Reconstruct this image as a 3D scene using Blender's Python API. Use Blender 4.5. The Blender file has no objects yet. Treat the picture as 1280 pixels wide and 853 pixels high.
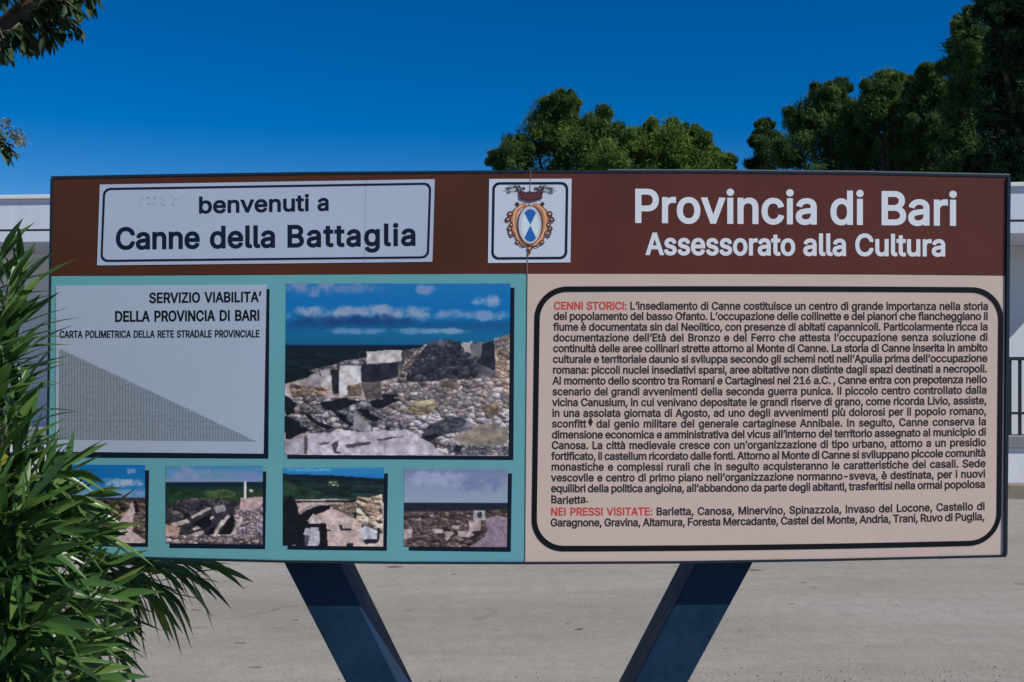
import bpy, math, random, os
import numpy as np
from mathutils import Vector, Matrix

R = math.radians
random.seed(7)
rng = np.random.default_rng(11)
sc = bpy.context.scene
COL = sc.collection

# ------------------------------------------------------------------ camera
F = 1372.0                      # focal length in pixels of the 1280 wide frame
EYE = 1.6
cam = bpy.data.cameras.new('camera')
cam.sensor_width = 36.0
cam.lens = 36.0 * F / 1280.0
cam.clip_start = 0.05
cam.clip_end = 3000
camo = bpy.data.objects.new('camera', cam)
COL.objects.link(camo)
camo.location = (0, 0, EYE)
camo.rotation_euler = (R(90), 0, 0)
sc.camera = camo

# ------------------------------------------------------------------ sky and sun
SUN = Vector((0.63, -0.40, 0.75)).normalized()       # towards the sun
elev = math.asin(SUN.z)
azim = math.atan2(SUN.x, SUN.y)
world = bpy.data.worlds.new('World')
sc.world = world
world.use_nodes = True
wn = world.node_tree
bg = wn.nodes['Background']
sky = wn.nodes.new('ShaderNodeTexSky')
sky.sky_type = 'NISHITA'
sky.sun_disc = False
sky.sun_elevation = elev
sky.sun_rotation = azim
sky.altitude = 2200
sky.air_density = 1.0
sky.dust_density = 0.0
sky.ozone_density = 3.0
hs = wn.nodes.new('ShaderNodeHueSaturation')
hs.inputs['Saturation'].default_value = 1.535
hs.inputs['Hue'].default_value = 0.510
hs.inputs['Value'].default_value = 0.93
wn.links.new(sky.outputs[0], hs.inputs['Color'])
wn.links.new(hs.outputs[0], bg.inputs[0])
bg.inputs[1].default_value = 0.07
sl = bpy.data.lights.new('sun', 'SUN')
sl.energy = 3.2
sl.angle = R(0.5)
sl.color = (1.0, 0.95, 0.88)
so = bpy.data.objects.new('sun', sl)
COL.objects.link(so)
so.location = (20, -12, 24)
so.rotation_euler = SUN.to_track_quat('Z', 'Y').to_euler()

sc.view_settings.view_transform = 'Standard'
sc.view_settings.look = 'None'
sc.view_settings.exposure = 0.4
sc.view_settings.gamma = 1.0
sc.view_settings.use_curve_mapping = False
sc.render.engine = 'CYCLES'
sc.cycles.max_bounces = 6
sc.cycles.diffuse_bounces = 3
sc.cycles.glossy_bounces = 2
sc.cycles.transparent_max_bounces = 4
sc.cycles.use_denoising = True

# ------------------------------------------------------------------ helpers
def lin(c):
    c = np.asarray(c, float) / 255.0
    return np.where(c <= 0.04045, c / 12.92, ((c + 0.055) / 1.055) ** 2.4)

REF = lin((176, 182, 190))                # how a 0.70 white on the board reads under this sun
def alb(r, g, b):
    a = lin((r, g, b)) / REF * 0.70
    return tuple(np.clip(a, 0.002, 0.9))

def mat(name, col, rough=0.7, spec=0.3, build=None):
    m = bpy.data.materials.new(name)
    m.use_nodes = True
    b = m.node_tree.nodes['Principled BSDF']
    b.inputs['Base Color'].default_value = (*col, 1)
    b.inputs['Roughness'].default_value = rough
    b.inputs['Specular IOR Level'].default_value = spec
    if build:
        build(m.node_tree, b)
    return m

def noise(nt, scale, detail=4, rough=0.6, coord='Object', vec=None):
    tc = nt.nodes.new('ShaderNodeTexCoord')
    n = nt.nodes.new('ShaderNodeTexNoise')
    n.inputs['Scale'].default_value = scale
    n.inputs['Detail'].default_value = detail
    n.inputs['Roughness'].default_value = rough
    if vec:
        mp = nt.nodes.new('ShaderNodeMapping')
        mp.inputs['Scale'].default_value = vec
        nt.links.new(tc.outputs[coord], mp.inputs[0])
        nt.links.new(mp.outputs[0], n.inputs['Vector'])
    else:
        nt.links.new(tc.outputs[coord], n.inputs['Vector'])
    return n

def ramp(nt, src, stops):
    r = nt.nodes.new('ShaderNodeValToRGB')
    e = r.color_ramp.elements
    while len(e) < len(stops):
        e.new(0.5)
    for k, (p, c) in enumerate(stops):
        e[k].position = p
        e[k].color = (*c, 1) if len(c) == 3 else c
    nt.links.new(src, r.inputs[0])
    return r

def mix(nt, a, b, fac=None, mode='MIX', f=0.5):
    m = nt.nodes.new('ShaderNodeMix')
    m.data_type = 'RGBA'
    m.blend_type = mode
    m.inputs[0].default_value = f
    if fac is not None:
        nt.links.new(fac, m.inputs[0])
    for i, v in ((6, a), (7, b)):
        if isinstance(v, tuple):
            m.inputs[i].default_value = (*v, 1)
        else:
            nt.links.new(v, m.inputs[i])
    return m.outputs[2]

def bump(nt, bsdf, h, strength=0.3, dist=0.01):
    b = nt.nodes.new('ShaderNodeBump')
    b.inputs['Strength'].default_value = strength
    b.inputs['Distance'].default_value = dist
    nt.links.new(h, b.inputs['Height'])
    nt.links.new(b.outputs[0], bsdf.inputs['Normal'])

def weathered(col, amount=0.12, scale=3.0, rough=0.6, spec=0.3, fine=60.0, vec=None):
    def bld(nt, b):
        n = noise(nt, scale, 5, 0.65, vec=vec)
        n2 = noise(nt, fine, 2, 0.5)
        d = tuple(c * (1 - amount) for c in col)
        l = tuple(min(1, c * (1 + amount)) for c in col)
        r = ramp(nt, n.outputs[0], [(0.3, d), (0.7, l)])
        r2 = ramp(nt, n2.outputs[0], [(0.3, (0.94,) * 3), (0.7, (1.06,) * 3)])
        nt.links.new(mix(nt, r.outputs[0], r2.outputs[0], mode='MULTIPLY', f=1.0), b.inputs['Base Color'])
    return mat('weathered', col, rough, spec, bld)

class MB:
    """collects faces for one mesh object"""
    def __init__(self):
        self.v = []; self.f = []; self.mi = []
    def face(self, pts, mi=0):
        k = len(self.v)
        self.v += [tuple(p) for p in pts]
        self.f.append(tuple(range(k, k + len(pts)))); self.mi.append(mi)
    def box(self, x0, x1, y0, y1, z0, z1, mi=0):
        k = len(self.v)
        self.v += [(x, y, z) for z in (z0, z1) for y in (y0, y1) for x in (x0, x1)]
        for q in ((0, 2, 3, 1), (4, 5, 7, 6), (0, 1, 5, 4), (2, 6, 7, 3), (0, 4, 6, 2), (1, 3, 7, 5)):
            self.f.append(tuple(k + i for i in q)); self.mi.append(mi)
    def prism(self, poly, y0, y1, mi=0):
        """polygon in (x, z) given a depth from y0 to y1"""
        n = len(poly); k = len(self.v)
        self.v += [(x, y0, z) for x, z in poly] + [(x, y1, z) for x, z in poly]
        self.f.append(tuple(range(k, k + n))); self.mi.append(mi)
        self.f.append(tuple(range(k + 2 * n - 1, k + n - 1, -1))); self.mi.append(mi)
        for i in range(n):
            j = (i + 1) % n
            self.f.append((k + j, k + i, k + n + i, k + n + j)); self.mi.append(mi)
    def tube(self, pts, rad, n=7, mi=0):
        pts = [Vector(p) for p in pts]
        k = len(self.v)
        for i, p in enumerate(pts):
            t = (pts[min(i + 1, len(pts) - 1)] - pts[max(i - 1, 0)]).normalized()
            a = t.cross(Vector((0.31, 0.17, 0.93)))
            if a.length < 1e-3: a = t.cross(Vector((1, 0, 0)))
            a.normalize(); b = t.cross(a)
            r = rad[i] if isinstance(rad, (list, tuple)) else rad
            for j in range(n):
                w = 2 * math.pi * j / n
                self.v.append(tuple(p + a * (r * math.cos(w)) + b * (r * math.sin(w))))
        for i in range(len(pts) - 1):
            for j in range(n):
                q = (j + 1) % n
                self.f.append((k + i * n + j, k + i * n + q, k + (i + 1) * n + q, k + (i + 1) * n + j)); self.mi.append(mi)
        self.f.append(tuple(range(k + n - 1, k - 1, -1))); self.mi.append(mi)
        e = k + (len(pts) - 1) * n
        self.f.append(tuple(range(e, e + n))); self.mi.append(mi)
    def build(self, name, mats, parent=None, smooth=False, bevel=0):
        me = bpy.data.meshes.new(name)
        me.from_pydata(self.v, [], self.f)
        return link(name, me, mats, parent, smooth, bevel, self.mi)

def link(name, me, mats, parent=None, smooth=False, bevel=0, mi=None):
    if not isinstance(mats, (list, tuple)): mats = [mats]
    for m in mats: me.materials.append(m)
    if mi is not None and len(mats) > 1:
        me.polygons.foreach_set('material_index', np.array(mi, np.int32))
    if smooth: me.polygons.foreach_set('use_smooth', np.ones(len(me.polygons), bool))
    me.update()
    o = bpy.data.objects.new(name, me)
    COL.objects.link(o)
    if parent: o.parent = parent
    if bevel:
        b = o.modifiers.new('bevel', 'BEVEL'); b.width = bevel; b.segments = 2; b.limit_method = 'ANGLE'
    return o

def thing(name, label, cat, loc=(0, 0, 0), rz=0, group=None):
    o = bpy.data.objects.new(name, None)
    o.empty_display_size = 0.2
    COL.objects.link(o)
    o.location = loc; o.rotation_euler = (0, 0, rz)
    o['label'] = label; o['category'] = cat
    if group: o['group'] = group
    return o

def mesh_np(verts, faces):
    """fast mesh from numpy arrays (all faces with the same corner count)"""
    me = bpy.data.meshes.new('mesh')
    n, k = faces.shape
    me.vertices.add(len(verts)); me.vertices.foreach_set('co', verts.astype(np.float32).ravel())
    me.loops.add(n * k); me.loops.foreach_set('vertex_index', faces.astype(np.int32).ravel())
    me.polygons.add(n)
    me.polygons.foreach_set('loop_start', np.arange(0, n * k, k, dtype=np.int32))
    me.update(calc_edges=True)
    return me

# ------------------------------------------------------------------ ground, road, kerb
def ground_m():
    def bld(nt, b):
        n = noise(nt, 0.6, 6, 0.7)
        r = ramp(nt, n.outputs[0], [(0.3, (0.10, 0.085, 0.05)), (0.5, (0.17, 0.14, 0.09)), (0.72, (0.07, 0.09, 0.03))])
        nt.links.new(r.outputs[0], b.inputs['Base Color'])
        bump(nt, b, n.outputs[0], 0.6, 0.05)
    return mat('dry_earth', (0.15, 0.12, 0.08), 0.95, 0.1, bld)

def road_m():
    def bld(nt, b):
        big = noise(nt, 0.55, 5, 0.6, vec=(0.5, 1.6, 1))
        streak = noise(nt, 1.0, 4, 0.6, vec=(0.7, 6.0, 1))
        mid = noise(nt, 9, 5, 0.7)
        fine = noise(nt, 120, 3, 0.8)
        spot = noise(nt, 5.5, 2, 0.5, vec=(0.8, 1.3, 1))
        c1 = ramp(nt, big.outputs[0], [(0.3, (0.272, 0.252, 0.216)), (0.55, (0.345, 0.322, 0.282)), (0.75, (0.378, 0.357, 0.320))])
        c2 = ramp(nt, streak.outputs[0], [(0.3, (0.955,) * 3), (0.7, (1.03,) * 3)])
        c3 = ramp(nt, mid.outputs[0], [(0.28, (0.90,) * 3), (0.72, (1.09,) * 3)])
        c4 = ramp(nt, fine.outputs[0], [(0.3, (0.70,) * 3), (0.5, (1.0,) * 3), (0.72, (1.30,) * 3)])
        c5 = ramp(nt, spot.outputs[0], [(0.275, (0.45, 0.43, 0.41)), (0.30, (1.0,) * 3)])
        tc = nt.nodes.new('ShaderNodeTexCoord')
        wob = noise(nt, 1.3, 5, 0.7)
        vm = nt.nodes.new('ShaderNodeMix'); vm.data_type = 'RGBA'; vm.inputs[0].default_value = 0.35
        nt.links.new(tc.outputs['Object'], vm.inputs[6]); nt.links.new(wob.outputs['Color'], vm.inputs[7])
        vo = nt.nodes.new('ShaderNodeTexVoronoi'); vo.feature = 'DISTANCE_TO_EDGE'; vo.inputs['Scale'].default_value = 0.62
        nt.links.new(vm.outputs[2], vo.inputs['Vector'])
        msk = ramp(nt, big.outputs[0], [(0.36, (1.0,) * 3), (0.46, (0.0,) * 3)])
        crk = ramp(nt, vo.outputs['Distance'], [(0.002, (0.80, 0.79, 0.78)), (0.007, (1.0,) * 3)])
        crack = mix(nt, (1.0, 1.0, 1.0), crk.outputs[0], fac=msk.outputs[0])
        x = mix(nt, c1.outputs[0], c2.outputs[0], mode='MULTIPLY', f=1)
        x = mix(nt, x, c3.outputs[0], mode='MULTIPLY', f=1)
        x = mix(nt, x, c4.outputs[0], mode='MULTIPLY', f=1)
        x = mix(nt, x, c5.outputs[0], mode='MULTIPLY', f=1)
        x = mix(nt, x, crack, mode='MULTIPLY', f=1)
        nt.links.new(x, b.inputs['Base Color'])
        bump(nt, b, fine.outputs[0], 0.7, 0.006)
    return mat('worn_asphalt', (0.24, 0.23, 0.22), 0.92, 0.15, bld)

YAW = math.atan2(1.0, 10.93)                 # the pavilion front recedes to the left
FX, FY = 5.33, 11.6                          # a point on the fascia front
def fac(u, v, z):                            # facade coordinates (u right, v back) to world
    c, s = math.cos(-YAW), math.sin(-YAW)
    return (FX + u * c - v * s, FY + u * s + v * c, z)

g = MB(); S = 900
g.face([(-S, -S, 0), (S, -S, 0), (S, S, 0), (-S, S, 0)])
o = g.build('ground', ground_m()); o['kind'] = 'structure'
g = MB()
nx, ny = 60, 24
KV = -0.55
vs, fs = [], []
for j in range(ny + 1):
    for i in range(nx + 1):
        u = -34 + 68 * i / nx
        t = j / ny
        a = fac(u, KV, 0)
        bx, by = FX + u, 1.2
        x = a[0] * t + bx * (1 - t); y = a[1] * t + by * (1 - t)
        vs.append((x, y, 0.006))
for j in range(ny):
    for i in range(nx):
        k = j * (nx + 1) + i
        fs.append((k, k + 1, k + nx + 2, k + nx + 1))
g.v, g.f, g.mi = vs, fs, [0] * len(fs)
o = g.build('road', road_m()); o['kind'] = 'structure'

m_kerb = weathered((0.27, 0.235, 0.185), 0.2, 5, 0.9, 0.1)
kerb_root = MB(); kerb_root.box(-34, 34, KV, KV + 0.14, -0.2, 0.155)
o = kerb_root.build('kerb', m_kerb, bevel=0.015); o['kind'] = 'structure'
o.location = (FX, FY, 0); o.rotation_euler = (0, 0, -YAW)
m_pave = weathered((0.30, 0.28, 0.25), 0.15, 3, 0.9, 0.1)
pv = MB(); pv.box(-34, 34, KV + 0.142, 9.5, -0.2, 0.148)
o = pv.build('pavement', m_pave); o['kind'] = 'structure'
o.location = (FX, FY, 0); o.rotation_euler = (0, 0, -YAW)

# loose gravel along the near edge of the road
def gravel():
    V, Fc = [], []
    k = 0
    for _ in range(5200):
        x = random.uniform(-1.6, 3.4)
        y = 4.55 + abs(random.gauss(0, 0.45))
        if random.random() > 0.25 + 0.4 * max(0, x): continue
        if y > 5.25 + 0.12 * x + random.gauss(0, .06): continue
        s = random.uniform(0.003, 0.009)
        c = [Vector((random.uniform(-1, 1), random.uniform(-1, 1), random.uniform(0.3, 0.9))) for _ in range(3)]
        base = Vector((x, y, 0.006))
        top = base + Vector((0, 0, s * random.uniform(.7, 1.1)))
        ring = [base + Vector((s * math.cos(a + random.uniform(-.3, .3)), s * math.sin(a), -0.001)) for a in (0, 1.26, 2.5, 3.8, 5.0)]
        V += [tuple(p) for p in ring] + [tuple(top)]
        for j in range(5): Fc.append((k + j, k + (j + 1) % 5, k + 5))
        k += 6
    me = mesh_np(np.array(V), np.array(Fc))
    def bld(nt, b):
        gi = nt.nodes.new('ShaderNodeNewGeometry')
        r = ramp(nt, gi.outputs['Random Per Island'], [(0, (0.12, 0.115, 0.11)), (0.6, (0.26, 0.25, 0.235)), (1, (0.36, 0.34, 0.31))])
        nt.links.new(r.outputs[0], b.inputs['Base Color'])
    o = link('gravel', me, mat('gravel', (.2, .2, .2), 0.9, 0.1, bld))
    o['kind'] = 'stuff'; o['label'] = 'loose grey gravel scattered along the near road edge'; o['category'] = 'gravel'
gravel()

# ------------------------------------------------------------------ pavilion behind the sign
m_white = weathered((0.66, 0.715, 0.80), 0.07, 5.0, 0.75, 0.2, vec=(1.5, 1, 0.12))
m_cap = weathered((0.78, 0.79, 0.80), 0.04, 2.0, 0.5, 0.3)
m_wall = weathered((0.72, 0.75, 0.79), 0.06, 1.5, 0.9, 0.1)
m_dark = mat('dark_joint', (0.06, 0.065, 0.075), 0.6, 0.3)
m_glass = mat('dark_glass', (0.015, 0.018, 0.022), 0.08, 0.6)
m_alu = mat('grey_aluminium', (0.18, 0.19, 0.2), 0.4, 0.4)
pav = thing('pavilion', 'low white flat roofed pavilion with a deep banded fascia behind the board', 'building', (FX, FY, 0), -YAW)
U0, U1, UC = -16.0, 9.0, 1.47
mb = MB()
mb.box(U0, UC, 0.0, 6.5, 2.885, 3.225)
mb.box(U0, UC, 0.0, 6.5, 2.74, 2.86)
mb.build('fascia', m_white, pav)
mb = MB(); mb.box(U0 + .03, UC - .03, 0.03, 6.4, 2.86, 2.885); mb.build('fascia_joint', m_dark, pav)
mb = MB(); mb.box(U0 - 0.03, UC + 0.03, -0.035, 6.55, 3.228, 3.275); mb.build('roof_cap', m_cap, pav, bevel=0.006)
mb = MB()
WY = 1.6
wins = [(-14.4, -12.6), (-11.4, -9.6), (-8.2, -6.4), (-5.2, -3.4), (-2.4, -0.9)]
xs = U0 + 0.2
for a, b_ in wins:
    mb.box(xs, a, WY, WY + 0.25, 0.15, 2.737); xs = b_
mb.box(xs, U1, WY, WY + 0.25, 0.15, 2.737)
for a, b_ in wins:
    mb.box(a, b_, WY, WY + 0.25, 2.03, 2.737)
    mb.box(a, b_, WY, WY + 0.25, 0.15, 0.95)
mb.box(UC, U1, WY, WY + 0.25, 2.74, 3.05)
mb.box(U0 + 0.2, U0 + 0.45, WY + 0.25, 6.3, 0.15, 2.737)
mb.box(U1 - 0.25, U1, WY + 0.25, 6.3, 0.15, 3.05)
mb.box(U0 + 0.2, U1, 6.3, 6.5, 0.15, 2.737)
mb.build('wall', m_wall, pav)
mb = MB(); mb.box(UC + 0.01, U1 + 0.05, WY - 0.05, 6.5, 3.053, 3.12); mb.build('roof', m_cap, pav)
for a, b_ in wins:
    f = MB()
    f.box(a, b_, WY + .06, WY + .12, 0.95, 1.01); f.box(a, b_, WY + .06, WY + .12, 1.97, 2.03)
    f.box(a, a + .06, WY + .06, WY + .12, 1.01, 1.97); f.box(b_ - .06, b_, WY + .06, WY + .12, 1.01, 1.97)
    f.box((a + b_) / 2 - .03, (a + b_) / 2 + .03, WY + .06, WY + .12, 1.01, 1.97)
    w = f.build('window', m_alu, pav)
    p = MB(); p.box(a + .06, b_ - .06, WY + .085, WY + .095, 1.01, 1.97); p.build('pane', m_glass, w)
for u in (-15.6, -10.5, -5.8):
    c = MB(); c.box(u - 0.12, u + 0.12, 0.12, 0.36, 0.15, 2.737); c.build('column', m_white, pav, bevel=0.01)

# low wall with its railing
m_lw = weathered((0.74, 0.76, 0.79), 0.1, 4, 0.9, 0.1)
m_lcap = weathered((0.24, 0.25, 0.26), 0.1, 4, 0.85, 0.1)
lw = thing('low_wall', 'low white rendered wall with grey coping behind the kerb', 'wall', (FX, FY, 0), -YAW)
LV = KV + 0.2
mb = MB(); mb.box(-13, 9, LV, LV + 0.22, 0.14, 0.50); mb.build('wall', m_lw, lw)
mb = MB(); mb.box(-13, 9, LV - 0.03, LV + 0.25, 0.502, 0.625); mb.build('coping', m_lcap, lw, bevel=0.008)
m_iron = mat('dark_green_iron', (0.012, 0.022, 0.022), 0.5, 0.4)
rl = thing('railing', 'dark metal railing standing on the coping of the low wall', 'railing', (FX, FY, 0), -YAW)
RA, RB = -3.55, 6.15
mb = MB(); mb.box(RA - .03, RB + .03, LV + 0.085, LV + 0.135, 1.40, 1.435); mb.build('top_rail', m_iron, rl)
mb = MB(); mb.box(RA - .03, RB + .03, LV + 0.094, LV + 0.126, 0.84, 0.865); mb.build('lower_rail', m_iron, rl)
bars = None
u = RA
while u < RB:
    if bars is None:
        b = MB(); b.box(-0.015, 0.015, LV + 0.1, LV + 0.12, 0.622, 1.402); bars = b.build('bar', m_iron, rl)
        ob = bars
    else:
        ob = bars.copy(); COL.objects.link(ob)
    ob.location = (u, 0, 0)
    u += 0.1
for u in (RA - .03, RB + .03):
    b = MB(); b.box(u - .025, u + .025, LV + .08, LV + .14, 0.622, 1.46); b.build('post', m_iron, rl)

# ------------------------------------------------------------------ foliage helpers
def leaf_mat(name, stops, rough=0.5, spec=0.3, trans=0.25):
    def bld(nt, b):
        at = nt.nodes.new('ShaderNodeAttribute'); at.attribute_name = 'tint'
        r = ramp(nt, at.outputs['Fac'], stops)
        nt.links.new(r.outputs[0], b.inputs['Base Color'])
        if trans:
            t = nt.nodes.new('ShaderNodeBsdfTranslucent')
            nt.links.new(r.outputs[0], t.inputs[0])
            ms = nt.nodes.new('ShaderNodeMixShader'); ms.inputs[0].default_value = trans
            out = nt.nodes['Material Output']
            nt.links.new(b.outputs[0], ms.inputs[1]); nt.links.new(t.outputs[0], ms.inputs[2])
            nt.links.new(ms.outputs[0], out.inputs[0])
    return mat(name, stops[0][1], rough, spec, bld)

def set_tint(me, vals):
    a = me.attributes.new('tint', 'FLOAT', 'POINT')
    a.data.foreach_set('value', vals.astype(np.float32))

def unit(n):
    v = rng.normal(size=(n, 3)); return v / np.linalg.norm(v, axis=1)[:, None]

def tuft_mesh(centres, dirs, length, width, tint):
    """pointed leaf-sized faces: one four-cornered blade per centre"""
    n = len(centres)
    side = np.cross(dirs, unit(n)); side /= np.linalg.norm(side, axis=1)[:, None] + 1e-9
    L = length[:, None]; W = width[:, None]
    P = np.stack([centres - dirs * L * .5, centres + side * W * .5 - dirs * L * .08, centres + dirs * L * .5, centres - side * W * .5 - dirs * L * .08], 1).reshape(-1, 3)
    me = mesh_np(P, np.arange(4 * n).reshape(n, 4))
    set_tint(me, np.repeat(tint, 4))
    return me

m_pine = leaf_mat('pine_needles', [(0.0, (0.022, 0.052, 0.020)), (0.5, (0.092, 0.168, 0.044)), (1.0, (0.21, 0.30, 0.055))], 0.6, 0.15, 0.35)
m_cyp = leaf_mat('dark_needles', [(0.0, (0.008, 0.026, 0.014)), (0.5, (0.062, 0.130, 0.046)), (1.0, (0.17, 0.265, 0.062))], 0.6, 0.15, 0.35)
m_bark = weathered((0.085, 0.065, 0.05), 0.35, 14, 0.95, 0.1)

def at(px, py, d):
    return np.array([(px - 640) / F * d, d, EYE - (py - 426.5) / F * d])

def conifer(label, d, blobs, m, n_per=900, base=None, leaf=(0.15, 0.024), tint=0.5, group=None, cat='tree'):
    """blobs: (px, py, radius in px at distance d, vertical stretch) -> clumps in the crown's volume"""
    s = d / F
    C = [np.concatenate([at(px, py, d) + np.array([0, random.uniform(-.35, .35) * r * s * 1.6, 0]), [r * s, st]]) for px, py, r, st in blobs]
    bx = base if base is not None else np.mean([c[0] for c in C])
    for c in list(C):
        for _ in range(4):
            q = unit(1)[0] * c[3] * rng.uniform(.8, 1.05); q[2] = abs(q[2]) * (1 if rng.random() < .7 else -1)
            C.append(np.concatenate([c[:3] + q, [c[3] * rng.uniform(.20, .36), 1.0]]))
    root = thing('pine_tree', label, cat, (bx, d, 0), 0, group)
    loc = np.array([bx, d, 0])
    cs, ds, ts = [], [], []
    for x, y, z, r, st in C:
        nsub = max(10, int(26 * (r / 1.0) ** 0.9))
        sub = unit(nsub) * (rng.uniform(0.30, 1.02, nsub) ** 0.6)[:, None] * r
        sub[:, 2] *= st
        kc = int(n_per * 2.0 * max(0.6, r * r))
        core = unit(kc) * (rng.random(kc) ** 0.4)[:, None] * r * 0.9
        core[:, 2] *= st
        dc = unit(kc) + np.array([0, 0, .3]); dc /= np.linalg.norm(dc, axis=1)[:, None]
        cs.append(np.array([x, y, z]) + core); ds.append(dc); ts.append(np.clip(tint - .08 + rng.normal(0, .15, kc), 0, 1))
        for q in sub:
            k = int(3.8 * n_per * (0.5 + rng.random()) / nsub * max(1.0, r * r / 1.0))
            rr = r * rng.uniform(0.28, 0.56)
            p = unit(k) * (rng.random(k) ** 0.5 * (1 + .6 * (rng.random(k) > .82) * rng.random(k)))[:, None] * rr
            p[:, 2] *= 0.85
            out = q / (np.linalg.norm(q) + 1e-6)
            dirs = unit(k) + out * 0.7 + np.array([0, 0, 0.45])
            dirs /= np.linalg.norm(dirs, axis=1)[:, None]
            cs.append(np.array([x, y, z]) + q + p); ds.append(dirs)
            ts.append(np.clip(tint + rng.normal(0, .20) + rng.normal(0, .13, k), 0, 1))
    cs = np.concatenate(cs) - loc; ds = np.concatenate(ds); ts = np.concatenate(ts)
    n = len(cs)
    me = tuft_mesh(cs, ds, leaf[0] * rng.uniform(.6, 1.25, n), leaf[1] * rng.uniform(.7, 1.3, n), ts)
    link('crown', me, m, root)
    zmax = max(c[2] for c in C)
    t = MB()
    hh = zmax - 0.3
    pts = [(0.10 * math.sin(i * 1.3 + d), 0.1 * math.cos(i * 1.7), hh * i / 8) for i in range(9)]
    t.tube(pts, [0.24 * (1 - 0.085 * i) for i in range(9)], 9)
    for x, y, z, r, st in C[:len(blobs)]:
        e = Vector((x, y, z)) - Vector(loc)
        b0 = Vector((0, 0, max(1.2, e.z * 0.55)))
        t.tube([b0, b0.lerp(e, .5) + Vector((0, 0, .2)), e], [0.09, 0.06, 0.02], 6)
    t.build('trunk', m_bark, root, smooth=True)
    return root

# trees behind the pavilion: (px, py, r px, stretch)
G = 'pines behind the pavilion'
conifer('tall pine with a pointed dark crown behind the middle of the board', 30,
        [(640, 196, 24, 1), (624, 200, 15, 1.1), (668, 172, 30, 1.1), (697, 150, 28, 1.2), (700, 138, 22, 1.15), (690, 135, 14, 1.2), (715, 178, 36, 1), (745, 160, 24, 1.1), (765, 168, 17, 1),
         (735, 205, 40, 1), (690, 225, 50, 1), (755, 235, 45, 1), (660, 260, 40, 1), (720, 280, 50, 1)], m_pine, 1000, tint=0.46, group=G)
conifer('broad domed bright green pine to the right of the tall pine', 27,
        [(800, 182, 28, .8), (836, 184, 32, .8), (868, 190, 30, .85), (895, 208, 22, .8), (908, 212, 10, .8), (770, 205, 28, .8), (820, 215, 42, .8), (870, 225, 40, .8), (800, 250, 40, .8), (850, 260, 40, .8)],
        m_pine, 1000, tint=0.66, group=G)
conifer('small slender dark pine at the left end of the right hand clump', 28,
        [(955, 165, 12, 1.4), (956, 190, 19, 1.2), (953, 215, 22, 1.1), (958, 250, 24, 1.2)], m_cyp, 1000, tint=0.5, group=G)
conifer('rounded mid green pine beside the slender dark pine', 26,
        [(1008, 146, 24, 1.1), (1042, 128, 27, 1.1), (1025, 125, 18, 1.1), (1068, 150, 26, 1), (998, 190, 30, 1), (1040, 185, 40, 1), (1080, 205, 36, 1), (1020, 240, 45, 1), (1070, 260, 40, 1)], m_cyp, 1000, tint=0.56, group=G)
conifer('feathery pine with a forked top in the middle of the right hand clump', 25,
        [(1098, 112, 20, 1.25), (1124, 108, 20, 1.2), (1112, 125, 20, 1), (1092, 140, 20, 1.1), (1118, 160, 34, 1.1), (1150, 185, 34, 1), (1110, 215, 40, 1), (1140, 240, 40, 1)], m_cyp, 1000, tint=0.66, group=G)
conifer('low loose pine filling the gap left of the tall column shaped pine', 24,
        [(1157, 98, 14, 1.2), (1150, 128, 18, 1.1), (1170, 120, 22, 1.1), (1180, 150, 26, 1.1), (1165, 165, 30, 1.2), (1180, 215, 40, 1)], m_cyp, 1000, tint=0.48, group=G)
conifer('tall column shaped pine rising nearly to the top of the picture', 22,
        [(1208, 42, 20, 1.5), (1214, 60, 22, 1.2), (1196, 90, 22, 1.2), (1203, 70, 23, 1.3), (1222, 110, 30, 1.2), (1200, 140, 30, 1.2), (1225, 170, 36, 1.2), (1210, 215, 40, 1.1), (1215, 260, 40, 1)], m_cyp, 1000, tint=0.60, group=G)
conifer('tallest and darkest pine behind the right end of the board', 20,
        [(1236, 8, 22, 1.2), (1262, -15, 30, 1.2), (1290, 20, 40, 1.1), (1250, 60, 26, 1.2), (1290, 90, 46, 1.1), (1255, 130, 34, 1.2), (1300, 160, 50, 1.1), (1260, 205, 42, 1.1), (1310, 230, 50, 1),
         (1270, -70, 36, 1.2), (1300, -120, 34, 1.2), (1340, -30, 50, 1.1), (1350, 120, 50, 1)], m_cyp, 1000, tint=0.10, group=G)

# ------------------------------------------------------------------ the information sign
PX = 3.0 / 1196.0               # metres per photo pixel on the board's face
D0 = F * PX                     # its distance
def X(px): return (px - 640) * PX
def Z(py): return EYE - (py - 426.5) * PX

sign = thing('information_sign', 'large brown, teal and beige information board on two slanting dark blue legs', 'sign', (0, D0, 0))
def P(px, py, dz=0.0): return (X(px), -dz, Z(py))       # local; dz = how far the print stands proud of the sheet

TOP = [(64, 220.5), (230, 217.5), (400, 215), (660, 213), (900, 213.5), (1080, 215.3), (1261, 219)]
BOT = [(57, 692), (190, 699), (355, 703), (500, 704.6), (660, 705), (850, 704), (1040, 701), (1258, 696)]
MID = [(61, 345), (250, 344), (450, 342.8), (660, 342), (900, 342.3), (1100, 343), (1259, 344.5)]
def yat(line, x):
    for (x0, y0), (x1, y1) in zip(line, line[1:]):
        if x <= x1: return y0 + (y1 - y0) * (x - x0) / (x1 - x0)
    return line[-1][1]
def seg(line, xa, xb, inset=0):
    xs = sorted({xa, xb, *[x for x, _ in line if xa < x < xb]})
    return [(x, yat(line, x) + inset) for x in xs]

def board(name, top, bot, m, th=0.022):
    poly = [(X(x), Z(y)) for x, y in bot] + [(X(x), Z(y)) for x, y in reversed(top)]
    b = MB(); b.prism(poly, 0, th)
    return b.build(name, m, sign)

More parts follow.
